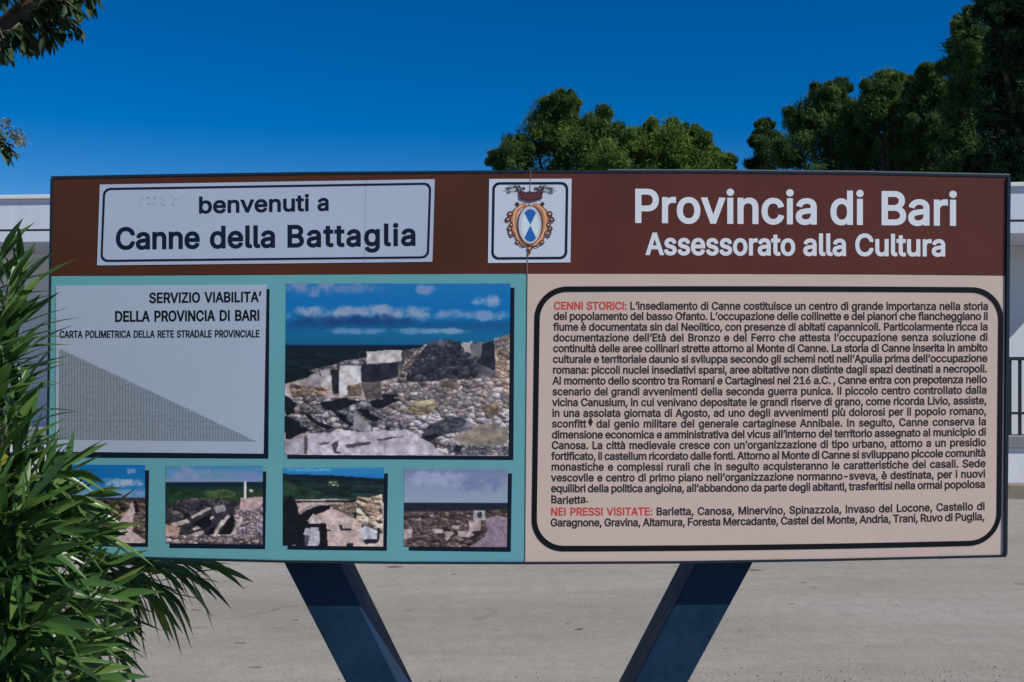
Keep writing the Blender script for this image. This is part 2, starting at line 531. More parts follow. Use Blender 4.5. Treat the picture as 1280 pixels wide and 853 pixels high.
def sheet(col, a=0.05, rough=0.4, spec=0.35):
    def bld(nt, b):
        n = noise(nt, 2.2, 5, 0.6)
        n2 = noise(nt, 30, 3, 0.6, vec=(3, 1, .4))
        r = ramp(nt, n.outputs[0], [(0.3, tuple(c * (1 - a) for c in col)), (0.7, tuple(c * (1 + a) for c in col))])
        r2 = ramp(nt, n2.outputs[0], [(0.35, (0.988,) * 3), (0.65, (1.012,) * 3)])
        nt.links.new(mix(nt, r.outputs[0], r2.outputs[0], mode='MULTIPLY', f=1), b.inputs['Base Color'])
    return mat('painted_sheet', col, rough, spec, bld)

m_brownL = sheet(alb(65, 35, 17), 0.16)
m_brownR = sheet(alb(77, 38, 32), 0.16)
m_teal = sheet(alb(85, 144, 156), 0.06)
m_beige = sheet(alb(174, 161, 156), 0.04)
m_plate = sheet(alb(147, 163, 188), 0.03)
m_navy = sheet(alb(13, 20, 40), 0.05)
m_black = mat('black_print', alb(9, 14, 20), 0.6, 0.2)
m_grey = mat('dark_grey_print', alb(40, 38, 43), 0.6, 0.2)
m_red = mat('red_print', alb(172, 60, 58), 0.6, 0.2)
m_shadow = mat('printed_drop_edge', alb(8, 20, 36), 0.6, 0.2)
m_frame = mat('dark_blue_trim', (0.012, 0.022, 0.035), 0.35, 0.5)
m_letter = sheet(alb(186, 198, 217), 0.02)

SEAM = 658.5
hb = board('header_board', seg(TOP, 66.5, SEAM, 2.9), seg(MID, 64, SEAM), m_brownL)
hb2 = board('header_board', seg(TOP, SEAM + 1, 1258, 2.9), seg(MID, SEAM + 1, 1256), m_brownR)
pb = board('picture_board', seg(MID, 62.5, SEAM, 0.6), [(59.5, 689)] + seg(BOT, 190, SEAM - 3, -2.6), m_teal)
tb = board('text_board', seg(MID, SEAM + 1, 1256, 0.6), seg(BOT, SEAM - 2, 1254, -2.6), m_beige)
# trim round the board
def strip(top, bot, y0, y1, name, m):
    b = MB(); b.prism([(X(x), Z(y)) for x, y in bot] + [(X(x), Z(y)) for x, y in reversed(top)], y0, y1)
    return b.build(name, m, sign)
strip(seg(TOP, 64, 1262.5), seg(TOP, 64, 1262.5, 2.8), -0.002, 0.035, 'trim', m_frame)
strip(seg(BOT, 59, 1257, -2.4), seg(BOT, 59, 1257, 0.3), -0.006, 0.035, 'trim', m_frame)
strip([(63.8, 224), (66.3, 224)], [(57, 690), (59.3, 690)], -0.006, 0.035, 'trim', m_frame)
strip([(1258.4, 222.5), (1262.5, 222.5)], [(1254.3, 693.4), (1258.3, 693.4)], -0.006, 0.035, 'trim', m_frame)
strip(seg(TOP, 760, 1262.5, -1.6), seg(TOP, 760, 1262.5, -0.2), 0.0, 0.03, 'edge_sheen', m_alu)  # pale strip: light reflected off the trim's top face, put into the colour
b = MB()
for z0 in (640, 280):
    b.box(X(90), X(1230), 0.024, 0.074, Z(z0 + 12), Z(z0 - 12))
b.build('back_rail', m_frame, sign)

# legs: slanting box sections behind the board
m_leg = None
def legmat():
    col = (0.010, 0.030, 0.075)
    def bld(nt, b):
        n = noise(nt, 6, 6, 0.7); n2 = noise(nt, 40, 4, 0.7)
        r = ramp(nt, n.outputs[0], [(0.3, (0.003, 0.020, 0.048)), (0.65, (0.007, 0.034, 0.078)), (0.8, (0.022, 0.048, 0.088))])
        r2 = ramp(nt, n2.outputs[0], [(0.3, (0.85,) * 3), (0.7, (1.15,) * 3)])
        nt.links.new(mix(nt, r.outputs[0], r2.outputs[0], mode='MULTIPLY', f=1), b.inputs['Base Color'])
        rr = ramp(nt, n.outputs[0], [(0.3, (0.45,) * 3), (0.7, (0.7,) * 3)])
        nt.links.new(rr.outputs[0], b.inputs['Roughness'])
    return mat('blue_leg_paint', col, 0.5, 0.22, bld)
m_leg = legmat()
LY0, LY1 = 0.075, 0.275
kf = (D0 + LY0) / D0
def leg(xl0, xr0, xl1, xr1):
    """front face edges at photo rows 704 and 853, run up behind the board and down to the ground"""
    def lx(xa, xb, z):                         # world x of an edge at height z, on the leg's own plane
        za, zb = EYE + (Z(704) - EYE) * kf, EYE + (Z(853) - EYE) * kf
        t = (z - za) / (zb - za)
        return X(640 + (xa - 640) * kf) + (X(640 + (xb - 640) * kf) - X(640 + (xa - 640) * kf)) * t
    zt, zb = Z(560), 0.012
    b = MB()
    b.prism([(lx(xl0, xl1, zb), zb), (lx(xr0, xr1, zb), zb), (lx(xr0, xr1, zt), zt), (lx(xl0, xl1, zt), zt)], LY0, LY1)
    l = b.build('leg', m_leg, sign, bevel=0.004)
    c = (lx(xl0, xl1, 0) + lx(xr0, xr1, 0)) / 2
    b = MB(); b.box(c - 0.17, c + 0.17, LY0 - 0.07, LY1 + 0.07, 0.0, 0.012)
    b.build('base_plate', m_leg, l)
leg(355, 424, 432, 497)
leg(870, 941, 793, 860)

# ---- lettering -------------------------------------------------------------
FP = os.path.join(bpy.utils.resource_path('LOCAL'), 'datafiles', 'fonts', 'Inter.woff2')
FONT = bpy.data.fonts.load(FP) if os.path.exists(FP) else None
GC = {}
def raw(body, res=3):
    c = bpy.data.curves.new('glyph', 'FONT')
    c.body = body; c.size = 1.0; c.resolution_u = res
    if FONT: c.font = FONT
    o = bpy.data.objects.new('glyph', c)
    me = bpy.data.meshes.new_from_object(o)
    v = np.array([p.co[:2] for p in me.vertices]) if len(me.vertices) else np.zeros((0, 2))
    f = [tuple(p.vertices) for p in me.polygons]
    c.fill_mode = 'NONE'
    m2 = bpy.data.meshes.new_from_object(o)
    q = np.array([p.co[:2] for p in m2.vertices]) if len(m2.vertices) else np.zeros((0, 2))
    e = [tuple(x.vertices) for x in m2.edges]
    bpy.data.meshes.remove(m2)
    # the outlines may touch themselves, so fill them slab by slab with the winding rule
    e = [(min(a, b_), max(a, b_)) if abs(a - b_) == 1 else (max(a, b_), min(a, b_)) for a, b_ in e]
    ys_ = sorted({round(float(y), 5) for y in q[:, 1]})
    fv, f = [], []
    for y0, y1 in zip(ys_, ys_[1:]):
        if y1 - y0 < 2e-5: continue
        hit = []
        for a, b_ in e:
            (ax, ay), (bx, by) = q[a], q[b_]
            if abs(by - ay) < 1e-6 or min(ay, by) > y0 + 1e-5 or max(ay, by) < y1 - 1e-5: continue
            k = (bx - ax) / (by - ay)
            xa, xb = ax + k * (y0 - ay), ax + k * (y1 - ay)
            hit.append(((xa + xb) / 2, xa, xb, 1 if by > ay else -1))
        hit.sort(); wind = 0
        for h in hit:
            if wind == 0: st = h
            wind += h[3]
            if wind == 0:
                n = len(fv); fv += [(st[1], y0), (h[1], y0), (h[2], y1), (st[2], y1)]; f.append((n, n + 1, n + 2, n + 3))
    v = np.array(fv) if fv else np.zeros((0, 2))
    bpy.data.objects.remove(o); bpy.data.curves.remove(c); bpy.data.meshes.remove(me)
    return v, f, q, e
HV = raw('H')[0]
CAP = HV[:, 1].max()
_b = raw('HH')[0][:, 0]
_w0 = _b.max() - _b.min()
def glyph(ch):
    if ch in GC: return GC[ch]
    if ch == ' ':
        w = 0.265; r = (np.zeros((0, 2)), [], [], w)
    elif ch in ('I', 'l1'):                 # plain upright stroke
        a, h, w = (0.070, 0.509, 0.195) if ch == 'I' else (0.060, 0.520, 0.182)
        v = np.array([(a, 0), (a + .06, 0), (a + .06, h), (a, h)]); r = (v, [(0, 1, 2, 3)], [(v[i], v[(i + 1) % 4]) for i in range(4)], w)
    elif ch == '\u2666':
        v = np.array([(0.30, 0.02), (0.48, .36), (0.30, 0.72), (0.12, .36)]) ; r = (v, [(0, 1, 2, 3)], [], 0.45)
    else:
        v, f, ov, oe = raw(ch)
        hv = raw('H' + ch + 'H')[0][:, 0]
        w = (hv.max() - hv.min()) - _w0
        r = (v, f, [(ov[a], ov[b_]) for a, b_ in oe], w)
    GC[ch] = r
    return r

class Print:
    """flat lettering gathered into one mesh; layers keep overlapping strokes apart"""
    def __init__(self): self.v = []; self.f = []; self.mi = []
    def text(self, s, x0, y0, x1, y1, cap, bold=0.03, mi=0, sag=0, dz=0.0003, space=0.6, runs=None, fit=True, plain=False, squeeze=1.0):
        """baseline from photo pixel (x0, y0) to (x1, y1); cap = height of a capital in px"""
        sc_ = cap / CAP
        key = lambda c: 'l1' if plain and c == 'l' else c
        adv = [glyph(key(c))[3] * sc_ * squeeze for c in s]
        nat = sum(adv) - 0.0
        W = x1 - x0
        ns = s.count(' '); nl = max(1, len(s) - 1 - ns)
        sx = squeeze; es = el = 0.0
        if fit == 'ink':
            va, vb = glyph(s[0])[0], glyph(s[-1])[0]
            l_ = va[:, 0].min() * sc_ * squeeze
            rb_ = (glyph(s[-1])[3] - vb[:, 0].max()) * sc_ * squeeze
            ink = nat - l_ - rb_; room = W - 2 * bold * sc_
            el = (room - ink) / max(1, len(s) - 1)
            if len(s) == 1 or el < 0: k = room / ink; el = 0.0
            else: k = 1.0
            adv = [a * k for a in adv]; sx = squeeze * k
            x0 = x0 - l_ * k + bold * sc_
        elif fit == 'scale':
            k = W / nat; adv = [a * k for a in adv]; sx = squeeze * k
        else:
            ex = W - nat
            es = ex * space / max(1, ns) if ns else 0
            el = (ex - es * ns) / (len(s) - 1)
        x = x0
        bw = bold * sc_
        for i, c in enumerate(s):
            v, f, be, w = glyph(key(c))
            m_ = mi
            if runs and i < runs[0]: m_ = runs[1]
            if len(v):
                q = np.empty_like(v)
                q[:, 0] = x + v[:, 0] * sc_ * sx; q[:, 1] = -v[:, 1] * sc_
                def put(pts, lay):
                    k = len(self.v)
                    for a, b_ in pts:
                        t = (a - x0) / W
                        yy = y0 + (y1 - y0) * t + sag * 4 * t * (1 - t) + b_
                        self.v.append(P(a, yy, dz + lay * (.5 if dz < .001 else 1)))
                    return k
                [put(q[list(fa)], 0.000003 * (n_ % 5)) for n_, fa in enumerate(f)]
                k = len(self.v) - sum(len(fa) for fa in f)
                for fa in f:
                    self.f.append(tuple(range(k, k + len(fa)))); self.mi.append(m_); k += len(fa)
                if bw > 0:
                    for n_, (a, b_) in enumerate(be):
                        pa, pb = [np.array((x + o_[0] * sc_ * sx, -o_[1] * sc_)) for o_ in (a, b_)]
                        d = pb - pa; L = math.hypot(*d)
                        if L < 1e-5: continue
                        d = d / L; nn = np.array([-d[1], d[0]]) * bw; e = d * bw * 0.62
                        h = nn * 0.62
                        if L > 3.0 * bw:
                            e = d * bw; pts = [pa - e + nn, pa + nn, pb + nn, pb + e + nn, pb + e - nn, pb - nn, pa - nn, pa - e - nn]
                        else: pts = [pa - e + h, pa - e * 0 + nn, pb + nn, pb + e + h, pb + e - h, pb - nn, pa - nn, pa - e - h]
                        k = put(pts, 0.00002 + 0.0000035 * (n_ % 60))
                        self.f.append(tuple(range(k, k + 8))); self.mi.append(m_)
            x += adv[i] + (es + el if c == ' ' else el)
    def poly(self, pts, mi=0, dz=0.001):
        k = len(self.v)
        self.v += [P(a, b_, dz) for a, b_ in pts]
        self.f.append(tuple(range(k, k + len(pts)))); self.mi.append(mi)
    def ring(self, outer, inner, mi=0, dz=0.001):
        n = len(outer); k = len(self.v)
        self.v += [P(a, b_, dz) for a, b_ in outer] + [P(a, b_, dz) for a, b_ in inner]
        for i in range(n):
            j = (i + 1) % n
            self.f.append((k + i, k + j, k + n + j, k + n + i)); self.mi.append(mi)
    def build(self, name, mats, parent):
        me = bpy.data.meshes.new(name); me.from_pydata(self.v, [], self.f)
        o = link(name, me, mats, parent, mi=self.mi)
        me.flip_normals() if len(me.polygons) and sum(p.normal.y for p in list(me.polygons)[:40]) > 0 else None
        return o

def rquad(c, r, n=8):
    """rounded four-sided outline; corners TL, TR, BR, BL in photo pixels"""
    c = [np.array(p, float) for p in c]; out = []
    for i in range(4):
        p = c[i]; a = c[i - 1] - p; b_ = c[(i + 1) % 4] - p
        a /= np.hypot(*a); b_ /= np.hypot(*b_)
        for t in np.linspace(0, math.pi / 2, n):
            out.append(p + a * r * (1 - math.sin(t)) + b_ * r * (1 - math.cos(t)))
    return out
def inset(c, d):
    (a, b_, e, f) = [np.array(p, float) for p in c]
    return [a + (d, d), b_ + (-d, d), e + (-d, -d), f + (d, -d)]
def plate(name, c, m, th=0.0015, r=0):
    b = MB()
    q = rquad(c, r) if r else c
    b.prism([(X(x), Z(y)) for x, y in reversed(list(q))], -th, -0.0002)
    return b.build(name, m, sign)

# welcome plate
wc = [(125, 231), (543.5, 224.3), (540.5, 327.5), (121.5, 332)]
wp = plate('name_plate', wc, m_plate)
pr = Print()
pr.ring(rquad(inset(wc, 4.2), 9), rquad(inset(wc, 7.0), 7.0), 0, 0.0019)
pr.text('benvenuti', 249, 266.5, 386.5, 263.5, 19.5, 0.024, 0, dz=0.0017, fit='ink', squeeze=1.12)
pr.text('a', 397, 263.4, 411, 263, 19.5, 0.024, 0, dz=0.0017, fit='ink')
for w_, xa, xb in (('Canne', 145, 250), ('della', 262.5, 344), ('Battaglia', 359.5, 519.5)):
    pr.text(w_, xa, 311.5 - (xa - 145) * .0133, xb, 311.5 - (xb - 145) * .0133, 26.0, 0.024, 0, dz=0.0017, fit='ink', squeeze=1.0)
pr.build('lettering', [m_navy], wp)
pr = Print()
pr.poly([(457, 226), (457.5, 226), (456.2, 329.5), (455.7, 329.5)], 0, 0.0018)
pr.build('seam', [sheet(alb(118, 132, 154), 0.05)], wp)
pr = Print()
for _ in range(26):                                         # rubbed-off smudges
    a, b_ = random.uniform(172, 236), random.uniform(245, 257)
    r_ = random.uniform(.5, 1.6)
    pr.poly([(a + r_ * math.cos(t) * random.uniform(.6, 1.4), b_ + r_ * math.sin(t)) for t in np.linspace(0, 5.5, 7)], 0, 0.0017 + random.random() * 1e-4)
pr.build('stain', [sheet(alb(128, 142, 164), 0.05)], wp)

# title on the right half
pr = Print()
for w_, xa, xb in (('Provincia', 794, 1021), ('di', 1038, 1079.5), ('Bari', 1102, 1196)):
    pr.text(w_, xa, 277.5 + (xa - 794) * .0092, xb, 277.5 + (xb - 794) * .0092, 40, 0.018, 0, dz=0.0003, fit='ink', squeeze=1.0)
for w_, xa, xb in (('Assessorato', 807, 994), ('alla', 1004, 1057.5), ('Cultura', 1069, 1181.5)):
    pr.text(w_, xa, 318 + (xa - 807) * .005, xb, 318 + (xb - 807) * .005, 26, 0.021, 0, dz=0.0003, fit='ink', squeeze=.95)
pr.build('lettering', [m_letter], hb2)

# ---- painter for the printed photographs -----------------------------------
def fbm(w, h, fx, fy, seed, octs=5, gain=0.55):
    r = np.random.default_rng(seed); out = np.zeros((h, w)); amp = 1.0; tot = 0
    yy, xx = np.mgrid[0:h, 0:w]
    for _ in range(octs):
        gx, gy = max(2, int(fx)) + 2, max(2, int(fy)) + 2
        g_ = r.random((gy, gx))
        u = xx / w * (gx - 2); v = yy / h * (gy - 2)
        i, j = u.astype(int), v.astype(int); a, b_ = u - i, v - j
        a = a * a * (3 - 2 * a); b_ = b_ * b_ * (3 - 2 * b_)
        out += amp * ((g_[j, i] * (1 - a) + g_[j, i + 1] * a) * (1 - b_) + (g_[j + 1, i] * (1 - a) + g_[j + 1, i + 1] * a) * b_)
        tot += amp; amp *= gain; fx *= 2; fy *= 2
    return out / tot

class Canvas:
    def __init__(self, w, h, tx):
        self.w, self.h = w, h
        self.c = np.zeros((h, w, 3)); self.tx = tx
        self.yy, self.xx = np.mgrid[0:h, 0:w] + 0.5
    def mask(self, poly):
        p = [self.tx(a, b_) for a, b_ in poly]
        m = np.zeros((self.h, self.w), bool)
        n = len(p)
        for i in range(n):
            (x0, y0), (x1, y1) = p[i], p[(i + 1) % n]
            if y0 == y1: continue
            cond = ((y0 <= self.yy) != (y1 <= self.yy)) & (self.xx < (x1 - x0) * (self.yy - y0) / (y1 - y0) + x0)
            m ^= cond
        return m
    def fill(self, poly, col, var=0.0, seed=1, fx=20, fy=20, rough=0):
        """rough jitters the outline in pixels"""
        if rough:
            r = random.Random(seed); q = []
            for (a, b_), (c, d) in zip(poly, poly[1:] + poly[:1]):
                for t in (0, .25, .5, .75):
                    q.append((a + (c - a) * t + r.uniform(-rough, rough), b_ + (d - b_) * t + r.uniform(-rough, rough)))
            poly = q
        m = self.mask(poly)
        k = 1 + var * 2 * (fbm(self.w, self.h, fx, fy, seed) - 0.5) if var else np.ones((self.h, self.w))
        self.c[m] = (np.array(col)[None, :] * k[m][:, None])
    def blend(self, m, col):
        m = np.clip(m, 0, 1)[..., None]
        self.c = self.c * (1 - m) + np.array(col)[None, None, :] * m
    def grad(self, stops):
        t = np.linspace(0, 1, self.h)
        for k in range(3):
            self.c[..., k] = np.interp(t, [s[0] for s in stops], [s[1][k] for s in stops])[:, None]
    def stones(self, poly, n, size, light, dark, seed, flat=0.6, mort=(20, 22, 30)):
        """many small lit stones with a dark underside inside an outline"""
        r = np.random.default_rng(seed)
        m0 = self.mask(poly)
        ys, xs = np.nonzero(m0)
        if len(xs) == 0: return
        sz = (size[0] + size[1]) / 2
        wx = (fbm(self.w, self.h, self.w / (sz * 2.2), self.h / (sz * 2.2), seed + 7, 4, .6) - .5) * sz * 1.7
        wy = (fbm(self.w, self.h, self.w / (sz * 2.2), self.h / (sz * 2.2), seed + 8, 4, .6) - .5) * sz * 1.3
        px_, py_ = xs + .5 + wx[ys, xs], (ys + .5 + wy[ys, xs]) / flat
        pick = r.integers(0, len(xs), n)
        cx, cy = xs[pick] + r.random(n), (ys[pick] + r.random(n)) / flat
        wgt = r.uniform(.45, 1.8, n) ** 1.4
        f1 = np.full(len(xs), 1e9); f2 = np.full(len(xs), 1e9); id_ = np.zeros(len(xs), int)
        for k in range(n):
            d = np.hypot(px_ - cx[k], py_ - cy[k]) / wgt[k]
            c1 = d < f1
            f2 = np.where(c1, f1, np.minimum(f2, d)); id_ = np.where(c1, k, id_); f1 = np.where(c1, d, f1)
        tone = .12 + .78 * r.random(n) ** 1.1
        warm = r.normal(0, .022, n)
        dx, dy = (px_ - cx[id_]) / (sz * wgt[id_]), (py_ - cy[id_]) / (sz * wgt[id_])
        lit = np.clip(1.0 + 0.30 * dx - 0.55 * dy, .35, 1.35)
        col = (np.array(dark)[None] * (1 - tone[id_])[:, None] + np.array(light)[None] * tone[id_][:, None]) * lit[:, None]
        col *= 1 + warm[id_][:, None] * np.array([1.0, .2, -1.2])[None]
        gap = np.clip((f2 - f1) / (sz * .42), 0, 1)[:, None]
        gap = np.where((dy > .1)[:, None], gap, np.clip(gap * 1.8, 0, 1))
        gap = .28 + .72 * gap
        self.c[ys, xs] = np.array(mort)[None] * (1 - gap) + col * gap
    def soften(self, k=1):
        for _ in range(k):
            p = np.pad(self.c, ((1, 1), (1, 1), (0, 0)), 'edge')
            self.c = (p[1:-1, 1:-1] * 4 + p[:-2, 1:-1] * 1 + p[2:, 1:-1] * 1 + p[1:-1, :-2] * 1 + p[1:-1, 2:] * 1) / 8
    def texture(self, row, seed, amt=.5):
        """fine uneven light and dark below the skyline, as in any picture of broken stone"""
        n1 = fbm(self.w, self.h, 46, 38, seed, 3, .7) - .5; n2 = fbm(self.w, self.h, 14, 12, seed + 1, 4) - .5
        k = 1 + amt * (1.5 * n1 + 1.1 * n2)
        fade = np.clip((self.yy - row * self.h) / 6, 0, 1)
        self.c *= (1 + (k - 1) * fade * .62)[..., None]
        self.c *= 1 + (np.array((1.13, 1.09, 1.03))[None, None, :] - 1) * fade[..., None]
        self.c += (rng.normal(0, 3.0, (self.h, self.w, 1)))
    def build(self, name, c4, parent, dz=0.0008):
        """one small face per printed dot, on the four-sided area c4 (TL, TR, BR, BL)"""
        w, h = self.w, self.h
        a, b_, c_, d = [np.array(p, float) for p in c4]
        u, v = np.meshgrid(np.linspace(0, 1, w + 1), np.linspace(0, 1, h + 1))
        u = u[..., None]; v = v[..., None]
        q = (a * (1 - u) + b_ * u) * (1 - v) + (d * (1 - u) + c_ * u) * v
        V = np.stack([X(q[..., 0]), np.full(q.shape[:2], -dz), Z(q[..., 1])], -1).reshape(-1, 3)
        i = np.arange(h * (w + 1)).reshape(h, w + 1)[:, :w].ravel()
        Fc = np.stack([i + w + 1, i + w + 2, i + 1, i], 1)
        me = mesh_np(V, Fc)
        A = np.clip(lin(np.clip(self.c, 0, 255)) / REF * 0.70, 0.002, 0.9)
        at_ = me.attributes.new('print', 'FLOAT_COLOR', 'FACE')
        at_.data.foreach_set('color', np.concatenate([A.reshape(-1, 3), np.ones((w * h, 1))], 1).astype(np.float32).ravel())
        return link(name, me, m_print, parent)

def print_m():
    def bld(nt, b):
        at_ = nt.nodes.new('ShaderNodeAttribute'); at_.attribute_name = 'print'
        nt.links.new(at_.outputs['Color'], b.inputs['Base Color'])
    return mat('printed_photo', (.3, .3, .3), 0.4, 0.35, bld)
m_print = print_m()

def clouds(cv, x0, y0, x1, y1, seed, col, lo=0.45, hi=0.62, fx=7, fy=4, k=1.0):
    """a ragged bank of cloud between two corners in zoomed pixels"""
    a, b_ = cv.tx(x0, y0), cv.tx(x1, y1)
    cx, cy = (a[0] + b_[0]) / 2, (a[1] + b_[1]) / 2
    rx, ry = abs(b_[0] - a[0]) / 2, abs(b_[1] - a[1]) / 2
    q = np.clip(1 - ((cv.xx - cx) / rx) ** 4 - ((cv.yy - cy) / ry) ** 2, -1, 1)
    n = fbm(cv.w, cv.h, 16, 14, seed, 5, 0.62)
    cv.blend(np.clip((n + 0.42 * q - 0.62 - (lo - .32) * .4) / 0.34, 0, 1) * k * .92, col)

# main photograph, outlines in a 1137x853 enlargement of 340..660 x 340..580
BIG = [(357.7, 354.8), (638, 354.6), (635.6, 570.2), (355.6, 568.6)]
cv = Canvas(300, 230, lambda a, b_: ((a - 60) / 995 * 300, (b_ - 52) / 765 * 230))
cv.grad([(0, (24, 104, 166)), (0.12, (8, 98, 164)), (0.2, (8, 98, 160)), (0.24, (12, 78, 128)), (0.30, (14, 94, 142)), (0.355, (12, 84, 126)), (0.36, (12, 24, 44)), (0.42, (10, 20, 34)), (0.6, (10, 20, 24)), (1, (20, 24, 34))])
clouds(cv, 40, 30, 300, 120, 1, (112, 128, 172), .32, .55)
clouds(cv, 200, 40, 560, 100, 2, (84, 118, 170), .36, .62)
clouds(cv, 20, 140, 720, 228, 3, (132, 146, 176), .30, .50, 14, 7)
clouds(cv, 20, 185, 640, 250, 33, (20, 58, 110), .36, .6, 9, 9)
clouds(cv, 690, 165, 1090, 220, 4, (110, 138, 180), .33, .55, 14, 8)
clouds(cv, 630, 52, 740, 105, 5, (104, 130, 176), .30, .5)
clouds(cv, 870, 95, 1015, 165, 6, (128, 150, 190), .28, .5, 9, 6)
clouds(cv, 200, 245, 900, 282, 7, (86, 130, 172), .40, .6, 18, 14)
clouds(cv, 600, 245, 860, 280, 8, (110, 142, 180), .36, .58, 12, 12)
far = fbm(cv.w, cv.h, 10, 60, 9)
cv.blend(((cv.yy > 90) & (far > .56)) * .5, (24, 42, 48))
cv.fill([(300, 400), (420, 380), (560, 350), (640, 340), (1055, 300), (1055, 480), (560, 480), (300, 430)], (70, 72, 84), .9, 10, 26, 20)
cv.fill([(60, 500), (170, 470), (330, 450), (560, 470), (1055, 470), (1055, 820), (60, 820)], (132, 128, 140), .5, 11, 36, 28)
cv.stones([(160, 440), (330, 400), (420, 390), (420, 420), (300, 440), (220, 470)], 60, (3, 6), (120, 120, 130), (40, 42, 54), 12)
cv.fill([(420, 352), (575, 350), (577, 398), (420, 408)], (150, 152, 166), .25, 13, 40, 30, 3)
cv.fill([(395, 415), (560, 404), (560, 470), (470, 490), (398, 492)], (30, 34, 48), .6, 14)
cv.fill([(300, 422), (396, 416), (396, 490), (340, 548), (300, 550)], (172, 176, 194), .2, 15, 30, 24, 3)
cv.fill([(215, 440), (262, 430), (266, 540), (230, 530)], (132, 134, 150), .4, 16, 20, 20, 5)
cv.fill([(262, 440), (300, 436), (300, 545), (272, 545)], (28, 30, 40), .5, 17)
cv.fill([(165, 470), (210, 440), (216, 505), (168, 510)], (104, 106, 120), .5, 18, 20, 20, 6)
cv.fill([(78, 500), (250, 515), (255, 556), (90, 568)], (136, 122, 114), .3, 19, 30, 20, 5)
cv.stones([(78, 500), (250, 515), (255, 556), (90, 568)], 40, (3, 6), (150, 136, 124), (90, 82, 84), 20)
# stone mound
MOUND = [(548, 530), (560, 470), (580, 410), (640, 348), (735, 300), (830, 312), (905, 372), (918, 440), (900, 480), (840, 484), (740, 490), (640, 532)]
cv.fill(MOUND, (44, 48, 66), .5, 21, 20, 20, 5)
cv.stones(MOUND, 200, (4, 8), (78, 82, 98), (32, 36, 52), 22, .85, (14, 16, 28))
RIM = [(548, 530), (560, 470), (582, 410), (640, 350), (690, 320), (640, 385), (600, 450), (592, 530)]
cv.fill(RIM, (128, 124, 126), .5, 23, 26, 26, 5)
cv.stones(RIM, 60, (3, 5), (158, 150, 146), (80, 78, 84), 24, .8)
cv.fill([(835, 318), (890, 306), (888, 372), (850, 345)], (128, 126, 132), .4, 25, 20, 20, 5)
cv.fill([(880, 320), (935, 310), (935, 372), (885, 376)], (84, 88, 100), .4, 26, 20, 20, 3)
cv.fill([(933, 318), (1000, 305), (992, 440), (905, 400), (930, 374)], (28, 32, 46), .5, 27)
TOWER = [(990, 300), (1055, 278), (1055, 560), (994, 552)]
cv.fill(TOWER, (146, 136, 132), .4, 28, 20, 24, 5)
cv.stones(TOWER, 70, (4, 7), (170, 158, 148), (104, 96, 98), 29, .6, (54, 50, 56))
# rubble
cv.stones([(480, 500), (1000, 470), (1055, 560), (1055, 640), (440, 640), (420, 560)], 330, (2.5, 9), (164, 160, 168), (92, 90, 102), 30, .6, (40, 40, 52))
cv.stones([(60, 560), (440, 560), (500, 640), (700, 700), (400, 720), (60, 720)], 230, (3, 10), (168, 166, 180), (70, 72, 86), 31, .62, (18, 22, 34))
cv.stones([(560, 640), (1055, 620), (1055, 815), (780, 815), (640, 720)], 260, (2, 4), (162, 162, 182), (110, 110, 126), 32, .6, (60, 62, 76))
for q in ([(60, 545), (110, 590), (100, 640), (60, 640)], [(60, 640), (120, 670), (172, 712), (60, 752)], [(120, 620), (170, 640), (280, 700), (240, 706)], [(260, 610), (330, 640), (370, 690), (340, 690)],
          [(380, 610), (430, 618), (490, 660), (440, 668)], [(200, 590), (330, 560), (400, 580), (280, 625)], [(430, 580), (540, 550), (572, 575), (470, 612)], [(490, 545), (560, 545), (560, 560), (490, 565)]):
    cv.fill(q, (16, 20, 32), .4, 40, 20, 20, 6)
cv.fill([(400, 500), (440, 488), (482, 492), (492, 556), (420, 570)], (72, 72, 76), .6, 41, 30, 30, 4)
cv.fill([(335, 510), (398, 498), (396, 556), (340, 552)], (122, 112, 100), .5, 42, 30, 30, 5)
cv.fill([(606, 612), (640, 578), (700, 570), (745, 588), (700, 632), (640, 636)], (116, 110, 96), .5, 43, 30, 30, 6)
cv.fill([(360, 700), (372, 620), (448, 690), (440, 708)], (116, 118, 132), .4, 44, 30, 30, 4)
cv.fill([(930, 600), (1010, 580), (1010, 630), (960, 655)], (132, 114, 106), .4, 45, 30, 30, 5)
cv.fill([(745, 478), (825, 472), (822, 520), (752, 512)], (96, 92, 90), .5, 46, 30, 30, 4)
for q, lt, dk, sd in (([(400, 500), (440, 488), (482, 492), (492, 556), (420, 570)], (96, 94, 98), (50, 50, 58), 141), ([(335, 510), (398, 498), (396, 556), (340, 552)], (142, 130, 114), (104, 96, 88), 142),
                      ([(606, 612), (640, 578), (700, 570), (745, 588), (700, 632), (640, 636)], (136, 128, 108), (92, 88, 78), 143), ([(745, 478), (825, 472), (822, 520), (752, 512)], (116, 110, 108), (72, 68, 70), 144),
                      ([(930, 600), (1010, 580), (1010, 630), (960, 655)], (144, 128, 118), (104, 94, 92), 145)):
    cv.stones(q, 7, (9, 13), lt, dk, sd, .9, (54, 52, 54))
cv.fill([(160, 725), (330, 712), (600, 702), (690, 750), (775, 815), (160, 815)], (150, 152, 178), .22, 47, 40, 30, 5)
cv.fill([(60, 760), (150, 740), (160, 815), (60, 815)], (138, 142, 166), .3, 48, 30, 30, 4)
for q in ([(150, 735), (162, 730), (160, 815), (146, 812)], [(270, 770), (300, 750), (290, 800), (320, 808), (280, 812)], [(330, 770), (440, 755), (440, 770), (340, 785)], [(470, 745), (600, 728), (600, 733), (480, 752)], [(210, 762), (260, 760), (250, 772), (215, 772)]):
    cv.fill(q, (70, 70, 84), .4, 49, 30, 30, 3)
cv.fill([(668, 730), (690, 690), (745, 660), (790, 642), (850, 645), (895, 690), (820, 712), (740, 730), (695, 752)], (76, 82, 98), .7, 50, 30, 30, 5)
